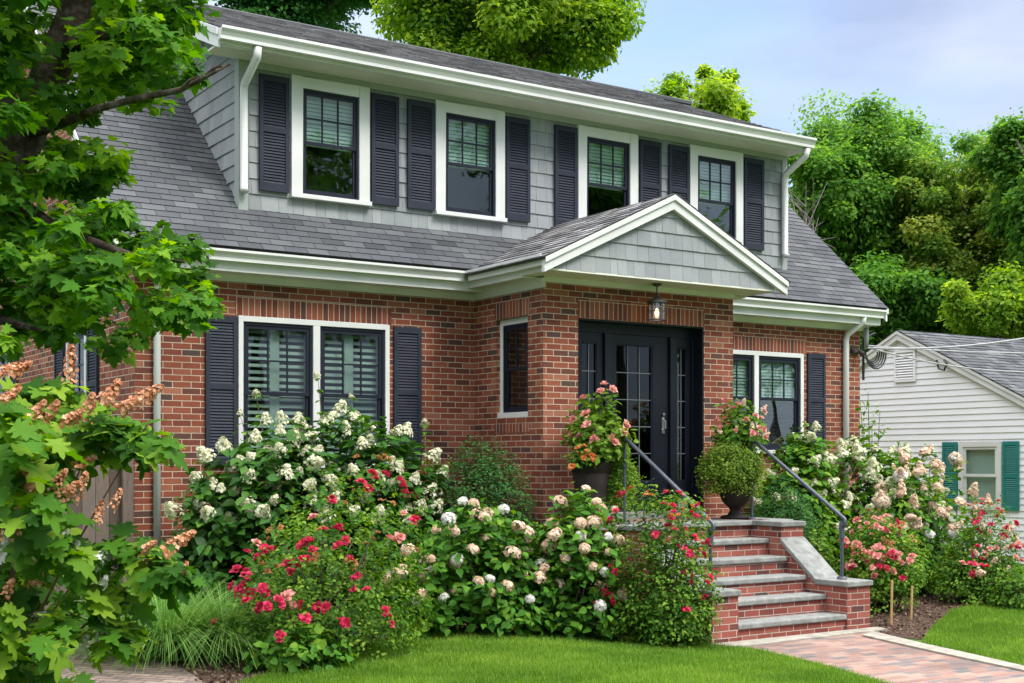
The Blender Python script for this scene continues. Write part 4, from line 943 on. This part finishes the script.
def px_clumps(n, poly, d0, d1, rpx):
    out = []
    x0, x1 = min(p[0] for p in poly), max(p[0] for p in poly); y0, y1 = min(p[1] for p in poly), max(p[1] for p in poly)
    while len(out) < n:
        x = RNG.uniform(x0, x1, 400); y = RNG.uniform(y0, y1, 400); k = inpoly(x, y, poly)
        for a, b in zip(x[k], y[k]): out.append((a, b, RNG.uniform(d0, d1), rpx*(.6+.8*RNG.random())))
    out = out[:n]; return np.array([[*at(a, b, d), r*d/F] for a, b, d, r in out])
def shrink_ok(P, poly):  # keep leaves whose picture position falls inside the outline seen from the street
    dep = S_*P[:, 0]+C_*(P[:, 1]+DIST); lat = C_*P[:, 0]-S_*(P[:, 1]+DIST); x = 512+F*lat/dep; y = HY-F*(P[:, 2]-EYE)/dep
    return x, y
cl = px_clumps(800, canopy, 6.5, 9.6, 20)
def seen(P):
    dep = S_*P[:, 0]+C_*(P[:, 1]+DIST); lat = C_*P[:, 0]-S_*(P[:, 1]+DIST); return 512+F*lat/dep, HY-F*(P[:, 2]-EYE)/dep, dep
qx, qy, qd = seen(cl)          # prune in front of the long limb and the trunk so that both stay clear of leaves
limby = np.interp(qx, [28, 60, 100, 140, 180, 205, 230], [132, 124, 108, 98, 90, 77, 64])
tx = np.interp(qy, [0, 20, 70, 128, 190], [76, 72, 52, 28, 0])
bad = ((qx > 40) & (np.abs(qy-limby) < 15) & (qd < 7.6)) | ((np.abs(qx-tx) < 24) & (qy < 150) & (qy > -20) & (qd < 8.3) & (RNG.random(len(cl)) < .8))
cl = cl[~bad]; pos, nr, ids = clump_leaves(cl, 46, 1.2, .6)
n = len(pos); nn = nr*.35+np.array([0, -.25, 1.0])+RNG.normal(size=(n, 3))*.45; tp = nr*.8+RNG.normal(size=(n, 3))*.6+np.array([0, 0, -.55])
me = leaf_mesh('crown', 'maple', pos-np.array(mroot.location), nn, tp, .078*(.6+.7*RNG.random(n)), var_of(ids, len(cl), .5, .45), M['maple'])
link('crown', me, mroot)
# ------------------------------------------------------------------ flowers
def head_mesh(name, kind, m, R0=.07, n=60, fs=.028, cone=0.0, mesh_sq=.8):
    d = rnd(n)
    if cone:
        t = RNG.random(n)**.8; a = RNG.random(n)*2*math.pi; r = R0*(1-t*.80)*(.6+.5*RNG.random(n))
        P = np.stack([r*np.cos(a), r*np.sin(a), t*cone], 1); d = nrmz(np.stack([np.cos(a), np.sin(a), .35+t*.6], 1))
    else:
        d[:, 2] = np.where(d[:, 2] < -.45, -d[:, 2], d[:, 2]); P = d*R0*np.array([1, 1, mesh_sq])*(.86+.2*RNG.random(n))[:, None]
    return leaf_mesh(name, 'floret', P, d+RNG.normal(size=(n, 3))*.25, RNG.normal(size=(n, 3)), fs*(.8+.5*RNG.random(n)), np.clip(RNG.normal(.55, .25, n), 0, 1), m)
def rose_mesh(name, m, R0=.028, n=16):
    a = RNG.random(n)*2*math.pi; t = np.arange(n)/n; r = R0*(.15+.75*t)
    P = np.stack([r*np.cos(a)*.4, r*np.sin(a)*.4, R0*(.55-.5*t)], 1); out = np.stack([np.cos(a), np.sin(a), 0*a], 1)
    nn = nrmz(out*(-.8+.4*t[:, None])+np.array([0, 0, 1.0])*(.3+t[:, None])); tp = out*(.4+t[:, None])+np.array([0, 0, 1.0])*(1.1-t[:, None])
    return leaf_mesh(name, 'oval', P, nn, tp, R0*(1.0+.5*t), np.clip(RNG.normal(.5, .25, n), 0, 1), m, 1.7)
FH = {}
for key, (m, R0, n, fs, cone) in dict(mop=('blush_petal', .072, 130, .034, 0), mopw=('white_petal', .066, 120, .032, 0), panc=('cream_petal', .090, 130, .026, .12), rust=('rust_petal', .058, 95, .024, .19), whitec=('white_petal', .055, 80, .026, .16), blushc=('blush_petal', .06, 80, .026, .14)).items():
    FH[key] = [head_mesh('flower_head', key, M[m], R0*q_, n, fs, cone*q_) for q_ in (.8, .95, 1.0, 1.15, 1.3)]
for key, m, R0 in (('red', 'red_petal', .030), ('pinkr', 'pink_petal', .030), ('coral', 'coral_petal', .028), ('salm', 'salmon_petal', .022)): FH[key] = [rose_mesh('rose_bloom', M[m], R0) for _ in range(3)]
def put(name, key, p, root, s=1.0, dirn=(0, 0, 1), jit=.25):
    o = bpy.data.objects.new(name, random.choice(FH[key])); C.objects.link(o); o.parent = root; o.location = Vector(p)-origin_of(root)
    q = (Vector(dirn)+Vector(tuple(RNG.normal(size=3)*jit))).to_track_quat('Z', 'Y'); o.rotation_mode = 'QUATERNION'; o.rotation_quaternion = q @ Matrix.Rotation(RNG.random()*6.28, 3, 'Z').to_quaternion(); o.scale = (s, s, s*(.9+.2*RNG.random()))
    return o
def truss(name, key, p, root, s_, dirn, k):
    for _ in range(k): put(name, key, Vector(p)+Vector(tuple(RNG.normal(size=3)))*.042, root, s_*(.75+.5*RNG.random()), dirn, .5)
CAMP = Vector((0, -DIST, EYE))
def shrub(name, label, cat, cx, cy, rx, ry, h, m, leaf, nt_, per, kind='oval', z0=None, flowers=(), group=None, lump=.22, low=.12, up=.5, stems=True, droop=-.3, amt=.35, base=.42, width=1.0, fill=1.0, top_bias=None, rad_leaf=.8, shape=1.0):
    """stem tips scattered over a lumpy dome, a whorl of leaves round every tip, blooms on the tips facing out
    flowers: (part name, mesh key, count, scale, min relative height)"""
    global RNG
    RNG = np.random.default_rng(sum(ord(q)*(i_+5) for i_, q in enumerate(label)))
    z0 = gz(cx, cy) if z0 is None else z0
    root = empty(name, (cx, cy, z0), label, cat, group)
    K = nt_; d = rnd(K); d[:, 2] = np.abs(d[:, 2]); r = RNG.random(K)**.28
    lobes = rnd(9); lobes[:, 2] = np.abs(lobes[:, 2]); la = RNG.uniform(-lump, lump, 9)
    mod = 1+np.sum(la[None, :]*np.clip(d@lobes.T, 0, 1)**6, 1)
    zc = h*low
    xy = (np.abs(d[:, :2])**shape)*np.sign(d[:, :2])
    P = np.stack([cx+xy[:, 0]*r*mod*rx, cy+xy[:, 1]*r*mod*ry, z0+zc+d[:, 2]*r*mod*(h-zc)], 1)
    # skirts: some leaves lower down
    lowm = RNG.random(K) < .25; P[lowm, 2] = z0+.06+(P[lowm, 2]-z0)*RNG.random(lowm.sum())*.8
    ids = np.repeat(np.arange(K), per); n = len(ids)
    a = RNG.random(n)*2*math.pi; out_ = np.stack([np.cos(a), np.sin(a), np.zeros(n)], 1)
    od = d[ids]
    off = (out_*.18+RNG.normal(size=(n, 3))*.28)*leaf*2.2*rad_leaf; pos = P[ids]+off; pos[:, 2] = np.maximum(pos[:, 2], z0+.02)
    nn = np.array([0, 0, 1.0])*up+od*.7+RNG.normal(size=(n, 3))*.35; tp = out_+od*.6+np.array([0, 0, droop])+RNG.normal(size=(n, 3))*.25
    me = leaf_mesh('foliage', kind, pos-np.array([cx, cy, z0]), nn, tp, leaf*(.6+.7*RNG.random(n)), var_of(ids, K, amt, base), m, width)
    link('foliage', me, root)
    if stems:
        sm_ = MB(); k = min(K, 40)
        for i in RNG.choice(K, k, replace=False):
            b0 = Vector((cx+RNG.normal()*rx*.15, cy+RNG.normal()*ry*.15, z0)); e = Vector(P[i]); sm_.tube([b0, b0.lerp(e, .5)+Vector((0, 0, .08*h)), e], [.012, .008, .004], 5)
        sm_.build('stem', M['stem'], root, smooth=True)
    for (fn, key, cnt, fs, minz) in flowers:
        # blooms: choose tips near the outside, visible side preferred
        vis = (Vector((CAMP.x-cx, CAMP.y-cy, 0)).normalized())
        sc_ = r*mod+.45*(d[:, 0]*vis.x+d[:, 1]*vis.y)+RNG.random(K)*.55; ok = np.where(((P[:, 2]-z0)/h > minz) & (~lowm))[0]
        pick = []; md = max(rx, h*.5)*(1.15 if key[:3] in ('mop', 'pan') else .8)/math.sqrt(cnt)
        for i in ok[np.argsort(-sc_[ok])]:
            if len(pick) >= cnt: break
            if all(np.linalg.norm(P[i]-P[j_]) > md*(.55+.7*RNG.random()) for j_ in pick): pick.append(i)
        for i in pick:
            od_ = Vector(d[i]); p = Vector(P[i])+od_*leaf*.55+Vector((0, 0, leaf*.25)); 
            if key[-1] == 'c' and key[:-1] in FH and key[:-1] in ('red', 'pinkr', 'coral', 'salm'): truss('bloom', key[:-1], p, root, fs, (od_.x, od_.y, .55+od_.z), int(RNG.integers(1, 4)))
            else: put(fn, key, p, root, fs*(.8+.4*RNG.random()), (od_.x, od_.y, .55+od_.z), .42)
    return root
# --- big panicle hydrangea below the window
def gpt(px, dep): dx, dy = ray(px); return dx*dep, dy*dep-DIST
shrub('hydrangea_bush', 'tall leafy bush with cream cone shaped blooms below the double window', 'hydrangea', 5.22, -.95, 1.08, .62, 2.0, M['hyd'], .125, 620, 9, flowers=(('flower_head', 'panc', 40, .95, .5),), group='hydrangea bushes', lump=.14, low=.2, amt=.3, base=.45)
shrub('hydrangea_bush', 'cream blooming bush right of the tallest one, in front of the right window shutter', 'hydrangea', 6.38, -1.0, 1.0, .62, 1.95, M['hyd'], .12, 620, 9, flowers=(('flower_head', 'panc', 44, .95, .5),), group='hydrangea bushes', lump=.12, low=.2, amt=.3, base=.4)
# tall sprigs in front of the window
sp = empty('hydrangea_sprig', (6.0, -.7, GL), 'long upright shoots with young leaves and buds rising across the double window', 'plant')
sprig_stem = MB(); lp = []; 
for (px_, py_, b) in ((256, 395, (5.4, -.8)), (318, 378, (6.0, -.8)), (352, 398, (6.2, -.9)), (240, 415, (5.3, -.8)), (425, 425, (7.1, -.9))):
    tpt = at(px_, py_, 13.6+(px_-240)*.006); b0 = Vector((b[0], b[1], 1.2)); sprig_stem.tube([b0, b0.lerp(tpt, .6)+Vector((0, 0, .05)), tpt], [.009, .006, .003], 5)
    for q in range(9):
        p = b0.lerp(tpt, .35+.65*q/8)
        for _ in range(3): lp.append((p, RNG.normal(size=3)))
    put('flower_head', 'panc', tpt, sp, .55, (0, 0, 1), .3)
sprig_stem.build('stem', M['stem'], sp)
pp = np.array([tuple(a) for a, b in lp]); dd = np.array([b for a, b in lp]); dd[:, 2] *= .3
link('foliage', leaf_mesh('foliage', 'oval', pp-np.array(sp.location), np.array([[0, 0, 1.0]]*len(pp))+dd*.3, dd, .085*(.6+.6*RNG.random(len(pp))), RNG.random(len(pp))*.5+.4, M['hyd2']), sp)
# dark yew by the porch
shrub('yew_bush', 'dense dark green flowerless bush in the corner beside the porch wall', 'bush', 7.55, -1.35, .62, .55, 1.98, M['box'], .040, 1700, 14, kind='quad', group='clipped evergreen bushes', lump=.2, rad_leaf=1.6, droop=.1, low=.3)
# rose bush, lower left
x, y = gpt(325, 11.0); shrub('rose_bush', 'wide red flowering rose bush at the front edge of the bed left of the lawn', 'rose bush', x, y, .92, .6, 1.30, M['rosel'], .042, 950, 10, flowers=(('rose_cluster', 'redc', 34, 1.1, .2), ('rose_cluster', 'salmc', 10, 1.0, .6), ('rose_cluster', 'pinkrc', 5, 1.0, .4)), group='rose bushes', lump=.3, base=.45, amt=.45, rad_leaf=1.3)
# mophead hydrangeas, centre
x, y = gpt(500, 12.7); shrub('hydrangea_bush', 'rounded bush with blush and white ball blooms behind the middle of the lawn', 'hydrangea', x-.1, y, .95, .60, 1.30, M['hyd2'], .10, 620, 8, flowers=(('flower_head', 'mop', 30, .82, .3), ('flower_head', 'mopw', 12, .75, .25)), group='hydrangea bushes', lump=.28, base=.38)
x, y = gpt(578, 12.9); shrub('hydrangea_bush', 'taller bush with pink tinged ball blooms in front of the porch wall and pot', 'hydrangea', x-.05, y, .56, .45, 1.38, M['hyd2'], .095, 420, 8, flowers=(('flower_head', 'mop', 22, .75, .3), ('flower_head', 'mopw', 6, .7, .25)), group='hydrangea bushes', lump=.3, base=.42)
# rose bush left of the steps
x, y = gpt(664, 12.6); shrub('rose_bush', 'narrow red rose bush growing against the left pier of the steps', 'rose bush', x, y, .50, .42, 1.34, M['rosel'], .042, 1100, 10, flowers=(('rose_cluster', 'redc', 26, .9, .3), ('rose_cluster', 'coralc', 6, .7, .7)), group='rose bushes', lump=.45, base=.42, amt=.45, rad_leaf=1.3)
# feathery green at its foot
x, y = gpt(628, 12.75); shrub('leafy_plant', 'small fine leaved green plant at the lawn edge between hydrangea and rose', 'plant', x, y, .30, .25, .55, M['olive'], .045, 220, 9, kind='quad', group='low plants at the bed edge', stems=False)
x, y = gpt(298, 10.35); shrub('leafy_plant', 'low round leaved plant at the foot of the wide rose bush', 'plant', x, y, .38, .28, .36, M['hyd2'], .075, 120, 7, group='low plants at the bed edge', stems=False, width=1.5, base=.5)
# ornamental grass
def grass_clump(px_, dep, r, h, nb_, label, z0=None):
    x, y = gpt(px_, dep); z0 = gz(x, y); root = empty('sedge_clump', (x, y, z0), label, 'ornamental grass', 'arching grass clumps')
    a = RNG.random(nb_)*2*math.pi; rr = r*.45*np.sqrt(RNG.random(nb_)); L_ = h*(.8+.5*RNG.random(nb_))
    V = []; Fc = []; var = []
    for i in range(nb_):
        o = np.array([math.cos(a[i]), math.sin(a[i])]); b = np.array([o[0]*rr[i], o[1]*rr[i], 0]); lean = .6+1.1*RNG.random(); w = .0045+.002*RNG.random(); sd_ = np.array([-o[1], o[0], 0])
        base = len(V); seg = 6
        for s in range(seg+1):
            t = s/seg; rad = lean*L_[i]*(t**1.5)*.75; z = L_[i]*(t-.62*t*t*lean*.9); p = b+np.array([o[0]*rad, o[1]*rad, max(z, .01)]); ww = w*(1-t*.9)
            V += [tuple(p-sd_*ww), tuple(p+sd_*ww)]
            if s: q = base+2*s; Fc.append((q-2, q-1, q+1, q)); 
        var += [float(np.clip(RNG.normal(.45, .25), 0, 1))]*seg
    me = bpy.data.meshes.new('blades'); me.from_pydata(V, [], Fc); at_ = me.attributes.new('var', 'FLOAT', 'FACE'); at_.data.foreach_set('value', var); me.materials.append(M['sedge']); link('blades', me, root)
grass_clump(165, 11.0, .80, .84, 2000, 'arching fine green grass clump beside the garden path, left one')
grass_clump(226, 11.1, .66, .74, 1500, 'arching fine green grass clump nearest the wide rose bush')
grass_clump(140, 12.4, .5, .78, 900, 'paler upright grass clump in front of the fence post')
# right side planting
shrub('hydrangea_bush', 'tall bush with light green leaves and cream blooms before the right hand window', 'hydrangea', 12.95, -.75, .85, .55, 2.5, M['hyd2'], .12, 800, 9, flowers=(('flower_head', 'panc', 22, 1.05, .45),), group='hydrangea bushes', lump=.3, base=.6)
shrub('hydrangea_bush', 'cream blooming bush at the right corner of the brick house', 'hydrangea', 14.35, -1.1, .95, .6, 1.95, M['hyd2'], .12, 640, 9, flowers=(('flower_head', 'panc', 60, 1.1, .4),), group='hydrangea bushes', lump=.3, base=.5)
shrub('yew_bush', 'small leaved dark evergreen bush right of the landing under the urn', 'bush', 11.75, -1.75, .60, .50, 1.60, M['box'], .035, 1000, 14, kind='quad', group='clipped evergreen bushes', lump=.2, rad_leaf=1.6, low=.3, base=.5)
x, y = gpt(880, 15.6); shrub('rose_bush', 'pink and yellow green rose bush right of the steps behind two stakes', 'rose bush', x, y, .62, .5, 1.18, M['rosel'], .045, 800, 10, flowers=(('rose_cluster', 'pinkrc', 26, 1.0, .45), ('rose_cluster', 'redc', 10, .9, .3), ('rose_cluster', 'salmc', 14, 1.0, .6)), group='rose bushes', lump=.3, base=.55, amt=.45, rad_leaf=1.3, low=.3)
x, y = gpt(975, 16.6); shrub('rose_bush', 'red and blush rose bush nearest the right edge below the teal shutters', 'rose bush', x, y, .66, .5, 1.22, M['rosel'], .045, 800, 10, flowers=(('rose_cluster', 'redc', 16, 1.0, .3), ('rose_cluster', 'pinkrc', 14, 1.0, .4), ('flower_head', 'blushc', 10, .8, .3)), group='rose bushes', lump=.3, base=.45, amt=.45, rad_leaf=1.3)
x, y = gpt(915, 17.6); shrub('hydrangea_bush', 'faded rust and cream blooming bush behind the two right hand roses', 'hydrangea', x, y, 1.05, .5, 1.68, M['hyd2'], .10, 300, 8, flowers=(('flower_head', 'mop', 26, 1.0, .5), ('flower_head', 'blushc', 24, 1.1, .45), ('flower_head', 'mopw', 6, 1.0, .4)), group='hydrangea bushes', lump=.3, base=.5)
x, y = gpt(1022, 15.9); shrub('leafy_plant', 'small rounded green plant at the right edge behind the side lawn', 'plant', x, y, .42, .35, .55, M['rosel'], .05, 260, 9, group='low plants at the bed edge')
x, y = gpt(830, 15.4); shrub('leafy_plant', 'loose green plant tucked behind the right cheek wall of the steps', 'plant', x+.25, y+.5, .40, .35, 1.15, M['rosel'], .055, 260, 9, group='low plants at the bed edge', base=.5)
# thin sapling in front of the white house
sap = empty('sapling', tuple(gpt(872, 18.6))+(0,), 'thin leggy sapling with sparse leaves against the white siding', 'sapling')
ss = MB(); lp = []
b0 = Vector(tuple(sap.location))
for (px_, py_) in ((868, 392), (880, 412), (925, 455), (900, 440), (872, 425), (890, 470), (935, 475), (860, 400)):
    tpt = at(px_, py_, 18.4+RNG.random()*.6); mid = b0.lerp(tpt, .55); mid.x = b0.x*.6+tpt.x*.4; mid.y = b0.y*.6+tpt.y*.4; ss.tube([b0, mid, tpt], [.018, .010, .004], 5)
    for q in range(26):
        p = mid.lerp(tpt, RNG.random()**.7)+Vector(tuple(RNG.normal(size=3)*.07)); lp.append(tuple(p))
ss.build('stem', M['stem'], sap)
pp = np.array(lp); link('foliage', leaf_mesh('foliage', 'oval', pp-np.array(sap.location), RNG.normal(size=pp.shape)*.5+np.array([0, 0, .8]), RNG.normal(size=pp.shape), .09*(.6+.6*RNG.random(len(pp))), RNG.random(len(pp))*.7+.2, M['rosel']), sap)
# stakes
for i, (px_, py_, tt) in enumerate(((891, 626, 592), (911, 620, 598))):
    x, y = gp(px_, py_); p0 = Vector((x, y, 0)); p1 = at(px_+1, tt-12, S_*x+C_*(y+DIST)); tag(MB().tube([p0, p1], .014, 7).build('garden_stake', M['bamboo']), ['tan cane stake in the mulch nearest the steps under the pink rose', 'tan cane stake in the mulch farther right under the pink rose'][i], 'stake', 'cane stakes')
# ------------------------------------------------------------------ pots on the landing
def potplant(px_, dep, kind):
    x, y = gpt(px_, dep); return x, y
x, y = 8.56, -1.98
pot = empty('planter_pot', (x, y, LZ), 'tall dark tapered pot standing on the left side of the landing', 'pot', 'pots on the landing')
MB().lathe([(0, LZ+.002), (.135, LZ+.002), (.15, LZ+.05), (.185, LZ+.40), (.205, LZ+.54), (.20, LZ+.55), (.215, LZ+.56), (.225, LZ+.62), (.24, LZ+.64), (.24, LZ+.665), (.215, LZ+.665), (.20, LZ+.63), (0, LZ+.62)], x, y, 28).build('body', M['pot'], pot, smooth=True)
PT = LZ+.62
shrub('mandevilla', 'upright glossy plant with pale pink trumpet blooms in the tall pot', 'plant', x+.10, y-.02, .32, .30, .80, M['lime'], .085, 190, 7, z0=PT, flowers=(('bloom', 'pinkr', 15, 1.3, .2),), group='plants in the landing pots', low=.25, base=.45)
shrub('begonia', 'low orange flowering plant spilling over the left rim of the tall pot', 'plant', x-.16, y-.10, .17, .15, .22, M['hyd2'], .05, 60, 6, z0=PT-.02, flowers=(('bloom', 'coralc', 9, 1.0, .1),), group='plants in the landing pots', stems=False)
shrub('trailing_plant', 'rounded lime green foliage plant hanging down beside the tall pot', 'plant', x+.33, y-.04, .21, .20, .62, M['lime'], .034, 800, 10, kind='quad', z0=LZ+.12, group='plants in the landing pots', low=.5, stems=False, base=.55, rad_leaf=1.4)
x, y = 10.60, -2.05; x = 10.62
urn = empty('planter_urn', (x, y, LZ), 'dark footed urn standing on the right side of the landing behind the rail post', 'urn', 'pots on the landing')
MB().lathe([(0, LZ+.002), (.17, LZ+.002), (.17, LZ+.03), (.09, LZ+.05), (.06, LZ+.10), (.075, LZ+.13), (.15, LZ+.20), (.19, LZ+.30), (.20, LZ+.42), (.215, LZ+.44), (.215, LZ+.46), (.18, LZ+.46), (0, LZ+.44)], x, y, 28).build('body', M['pot'], urn, smooth=True)
shrub('boxwood_ball', 'round fine leaved green ball plant filling the right urn', 'plant', x-.10, y-.05, .38, .35, .60, M['olive'], .032, 2000, 12, kind='quad', z0=LZ+.26, group='plants in the landing pots', low=.42, base=.45, rad_leaf=1.6, stems=False, lump=.12)
shrub('flowering_plant', 'tall reddish green plant with pink and cream blooms above the right urn', 'plant', x+.08, y+.02, .30, .26, .70, M['rosel'], .075, 130, 7, z0=LZ+.72, flowers=(('bloom', 'pinkrc', 9, .9, .35), ('bloom', 'blushc', 6, .6, .3)), group='plants in the landing pots', low=.25, base=.55)
tr_ = shrub('trailing_plant', 'cream and rust blooms hanging down the right side of the urn', 'plant', x+.26, y-.0, .12, .12, .55, M['olive'], .04, 60, 6, kind='quad', z0=LZ+.2, flowers=(('bloom', 'blushc', 8, .6, .0),), group='plants in the landing pots', low=.4, stems=False)
# yard sign
x, y = gpt(683, 13.1); x -= .0
sg = empty('yard_sign', (8.42, -3.1, 0), 'small grey alarm plaque with red marks on a stake above the roses', 'sign')
spx = at(683, 506, S_*8.42+C_*(DIST-3.1)); cx0 = spx.x; czz = spx.z; cyy = spx.y
cR = .062
pr = [(cx0+cR*1.0*a_, czz+cR*1.25*b_) for a_, b_ in ((-1, -1), (1, -1), (1, .55), (.55, 1), (-.55, 1), (-1, .55))]
MB().prism(pr, 'y', cyy-.004, cyy+.004).build('plaque', paint('pale_grey_plaque', (.20, .22, .23), .5, .05, 5), sg)
MB().prism([(cx0+.03*math.cos(t), czz-.03+.026*math.sin(t)) for t in [i*math.pi/6 for i in range(12)]], 'y', cyy-.007, cyy-.0045).build('emblem', paint('red_emblem', (.6, .03, .04), .5, .05, 5), sg)
MB().box(cx0-.035, cx0+.035, cyy-.0065, cyy-.0045, czz+.025, czz+.05).build('band', paint('red_band', (.5, .08, .10), .5, .05, 5), sg)
MB().tube([(cx0, cyy+.008, 0), (cx0, cyy+.008, czz)], .006, 6).build('stake', M['wire'], sg)
# ------------------------------------------------------------------ oakleaf hydrangea, near left
og = empty('oakleaf_hydrangea', tuple(gpt(-40, 6.2))+(GL,), 'large lobed leaf hydrangea with rust coloured flower cones in the left foreground', 'hydrangea')
oakpoly = [(-200, 380), (20, 385), (60, 400), (110, 420), (150, 440), (60, 462), (75, 475), (110, 500), (135, 545), (178, 555), (172, 590), (120, 585), (128, 615), (122, 660), (95, 645), (60, 655), (55, 720), (-200, 740)]
cl = px_clumps(120, [(-200, 400), (20, 405), (45, 440), (50, 480), (58, 520), (82, 575), (85, 600), (80, 625), (50, 650), (40, 720), (-200, 740)], 5.4, 7.2, 26)
ex = np.array([[*at(a, b, d), .07] for a, b, d in ((85, 428, 5.9), (110, 432, 5.9), (135, 438, 5.9), (150, 445, 5.9), (60, 430, 6.0), (70, 445, 6), (95, 450, 6), (60, 395, 6.2), (40, 392, 6.2), (80, 410, 6.2), (20, 395, 6.3), (112, 552, 6), (125, 545, 5.9), (145, 560, 5.9), (160, 572, 5.9), (175, 580, 5.8), (118, 600, 6), (100, 590, 6), (118, 640, 5.9), (105, 640, 6), (10, 440, 6), (30, 460, 6), (0, 420, 6))])
cl = np.concatenate([cl, ex]); pos, nr, ids = clump_leaves(cl, 20, 1.25, .75)
n = len(pos); nn = nr*.3+np.array([-.1, -.35, 1.0])+RNG.normal(size=(n, 3))*.35; tp = nr*.5+RNG.normal(size=(n, 3))*.5+np.array([.45, -.1, -.35])
link('foliage', leaf_mesh('foliage', 'oak', pos-np.array(og.location), nn, tp, .132*(.45+.75*RNG.random(n)), var_of(ids, len(cl), .5, .48), M['oak'], 1.05), og)
sb = MB(); b0 = Vector(tuple(og.location))
for (a, b, d) in ((60, 430, 6), (150, 420, 5.9), (20, 480, 6), (80, 470, 6), (150, 540, 5.9), (90, 560, 6), (40, 600, 5.9), (100, 620, 5.9), (0, 400, 6.2), (72, 372, 6.2), (165, 552, 5.9), (60, 640, 5.8)):
    e = at(a, b, d); mid = b0.lerp(e, .55)+Vector((0, 0, .15)); sb.tube([b0, b0.lerp(mid, .5)+Vector((-.02, 0, .05)), mid, e], [.014, .010, .006, .003], 6)
sb.build('stem', paint('red_brown_stem', (.16, .08, .04), .8, .3, 9), og, smooth=True)
CR = Vector((C_, -S_, 0))
for (a, b, k, s, dr) in ((48, 424, 'rust', .75, 1), (68, 421, 'rust', .8, 1), (88, 417, 'rust', .8, 1), (108, 412, 'rust', .85, 1), (128, 406, 'rust', .85, 1), (148, 400, 'rust', .8, 1.2), (4, 378, 'rust', .8, 1), (20, 376, 'rust', .7, 1), (72, 382, 'rust', .7, .2), (83, 472, 'rust', .75, .9), (15, 502, 'rust', .9, .6), (38, 500, 'rust', .85, .6), (64, 496, 'rust', .75, .9), (84, 500, 'rust', .7, .9), (12, 538, 'rust', .85, .7), (32, 574, 'rust', .9, .0), (150, 542, 'rust', .65, .4), (170, 553, 'rust', .75, .8), (60, 482, 'rust', .7, .5), (28, 420, 'rust', .8, .6), (10, 408, 'rust', .8, .8), (40, 470, 'rust', .7, .6), (96, 520, 'rust', .6, .6), (6, 600, 'rust', .7, .4), (48, 556, 'rust', .65, .5), (118, 500, 'rust', .55, .8), (190-5, 566, 'rust', .4, .5),
    (57, 532, 'whitec', .7, .4), (8, 560, 'whitec', .8, .3), (90, 572, 'whitec', .7, .6), (114, 575, 'whitec', .6, .8), (103, 624, 'whitec', .6, .2), (72, 640, 'whitec', .8, .4), (80, 650, 'whitec', .6, .2), (8, 672, 'whitec', .9, .3), (70, 548, 'whitec', .6, .3), (34, 548, 'whitec', .75, .1), (28, 492, 'whitec', .6, .3), (100, 560, 'whitec', .6, .4), (45, 612, 'whitec', .5, .3)):
    d = 5.75 if k == 'rust' else 5.95
    put('flower_head', k, at(a-8*dr+RNG.normal()*3, b+4+RNG.normal()*5, d+RNG.normal()*.08), og, s*(.75+.3*RNG.random()), CR*dr+Vector((0, 0, .75)), .3)
# ------------------------------------------------------------------ lawn blades
def lawn(name, poly, dens, label):
    poly = [tuple(p) for p in poly]; xs_ = [p[0] for p in poly]; ys_ = [p[1] for p in poly]
    A = (max(xs_)-min(xs_))*(max(ys_)-min(ys_)); n = int(A*dens); x = RNG.uniform(min(xs_), max(xs_), n); y = RNG.uniform(min(ys_), max(ys_), n); k = inpoly(x, y, poly); x = x[k]; y = y[k]; n = len(x)
    z = np.array([gz(a) for a in x]); pos = np.stack([x, y, z], 1)
    tp = RNG.normal(size=(n, 3))*.33+np.array([0, 0, 1.0]); nn = np.stack([*(RNG.normal(size=(2, n))), np.zeros(n)], 1)
    pat = .46+.20*np.sin(x*2.1+1.3*np.sin(y*1.7))*np.sin(y*2.6+x*.6)+.16*np.sin(x*6.3+2*np.sin(y*5.1))*np.sin(y*7.7+x*2.2)
    me = leaf_mesh(name, 'blade', pos, nn, tp, .045*(.6+.8*RNG.random(n)), np.clip(RNG.normal(.0, .24, n)+pat, 0, 1), M['grassblade'], .10)
    tag(link(name, me), label, 'grass', kind='stuff')
ledge = edge+[(8.62, -3.9), (8.75, -4.3), gp(762, 652), gp(830, 668), gp(905, 690), (7.85, -8.2), (2.6, -7.4), gp(215, 700)]
lawn('lawn_grass', ledge, 6500, 'mown bright green grass of the front lawn')
lawn('lawn_grass', [gp(922, 642), gp(936, 625), gp(952, 611), gp(978, 605), gp(1012, 598), (17, -3.2), (14.5, -8), (9.65, -8.2), gp(1032, 671), gp(975, 657.5), gp(930, 647.5)], 5000, 'mown bright green grass of the side lawn right of the walk')
# mulch chips and fallen bits
def chips(name, poly, dens, sz, m):
    xs_ = [p[0] for p in poly]; ys_ = [p[1] for p in poly]; n = int((max(xs_)-min(xs_))*(max(ys_)-min(ys_))*dens); x = RNG.uniform(min(xs_), max(xs_), n); y = RNG.uniform(min(ys_), max(ys_), n); k = inpoly(x, y, poly); x, y = x[k], y[k]; n = len(x)
    pos = np.stack([x, y, np.array([gz(a) for a in x])+.008+RNG.random(n)*.015], 1)
    me = leaf_mesh(name, 'quad', pos, RNG.normal(size=(n, 3))*.5+np.array([0, 0, 1.0]), RNG.normal(size=(n, 3))*np.array([1, 1, .3]), sz*(.5+RNG.random(n)), RNG.random(n), m)
    tag(link(name, me), 'shredded bark mulch covering the planting bed', 'mulch', kind='stuff')
chipm = leafmat('bark_chip', (.03, .018, .012), (.10, .06, .04), (.22, .15, .11), .0, .9, .1)
chips('bark_mulch', mul, 700, .035, chipm); chips('bark_mulch', rb, 500, .035, chipm)
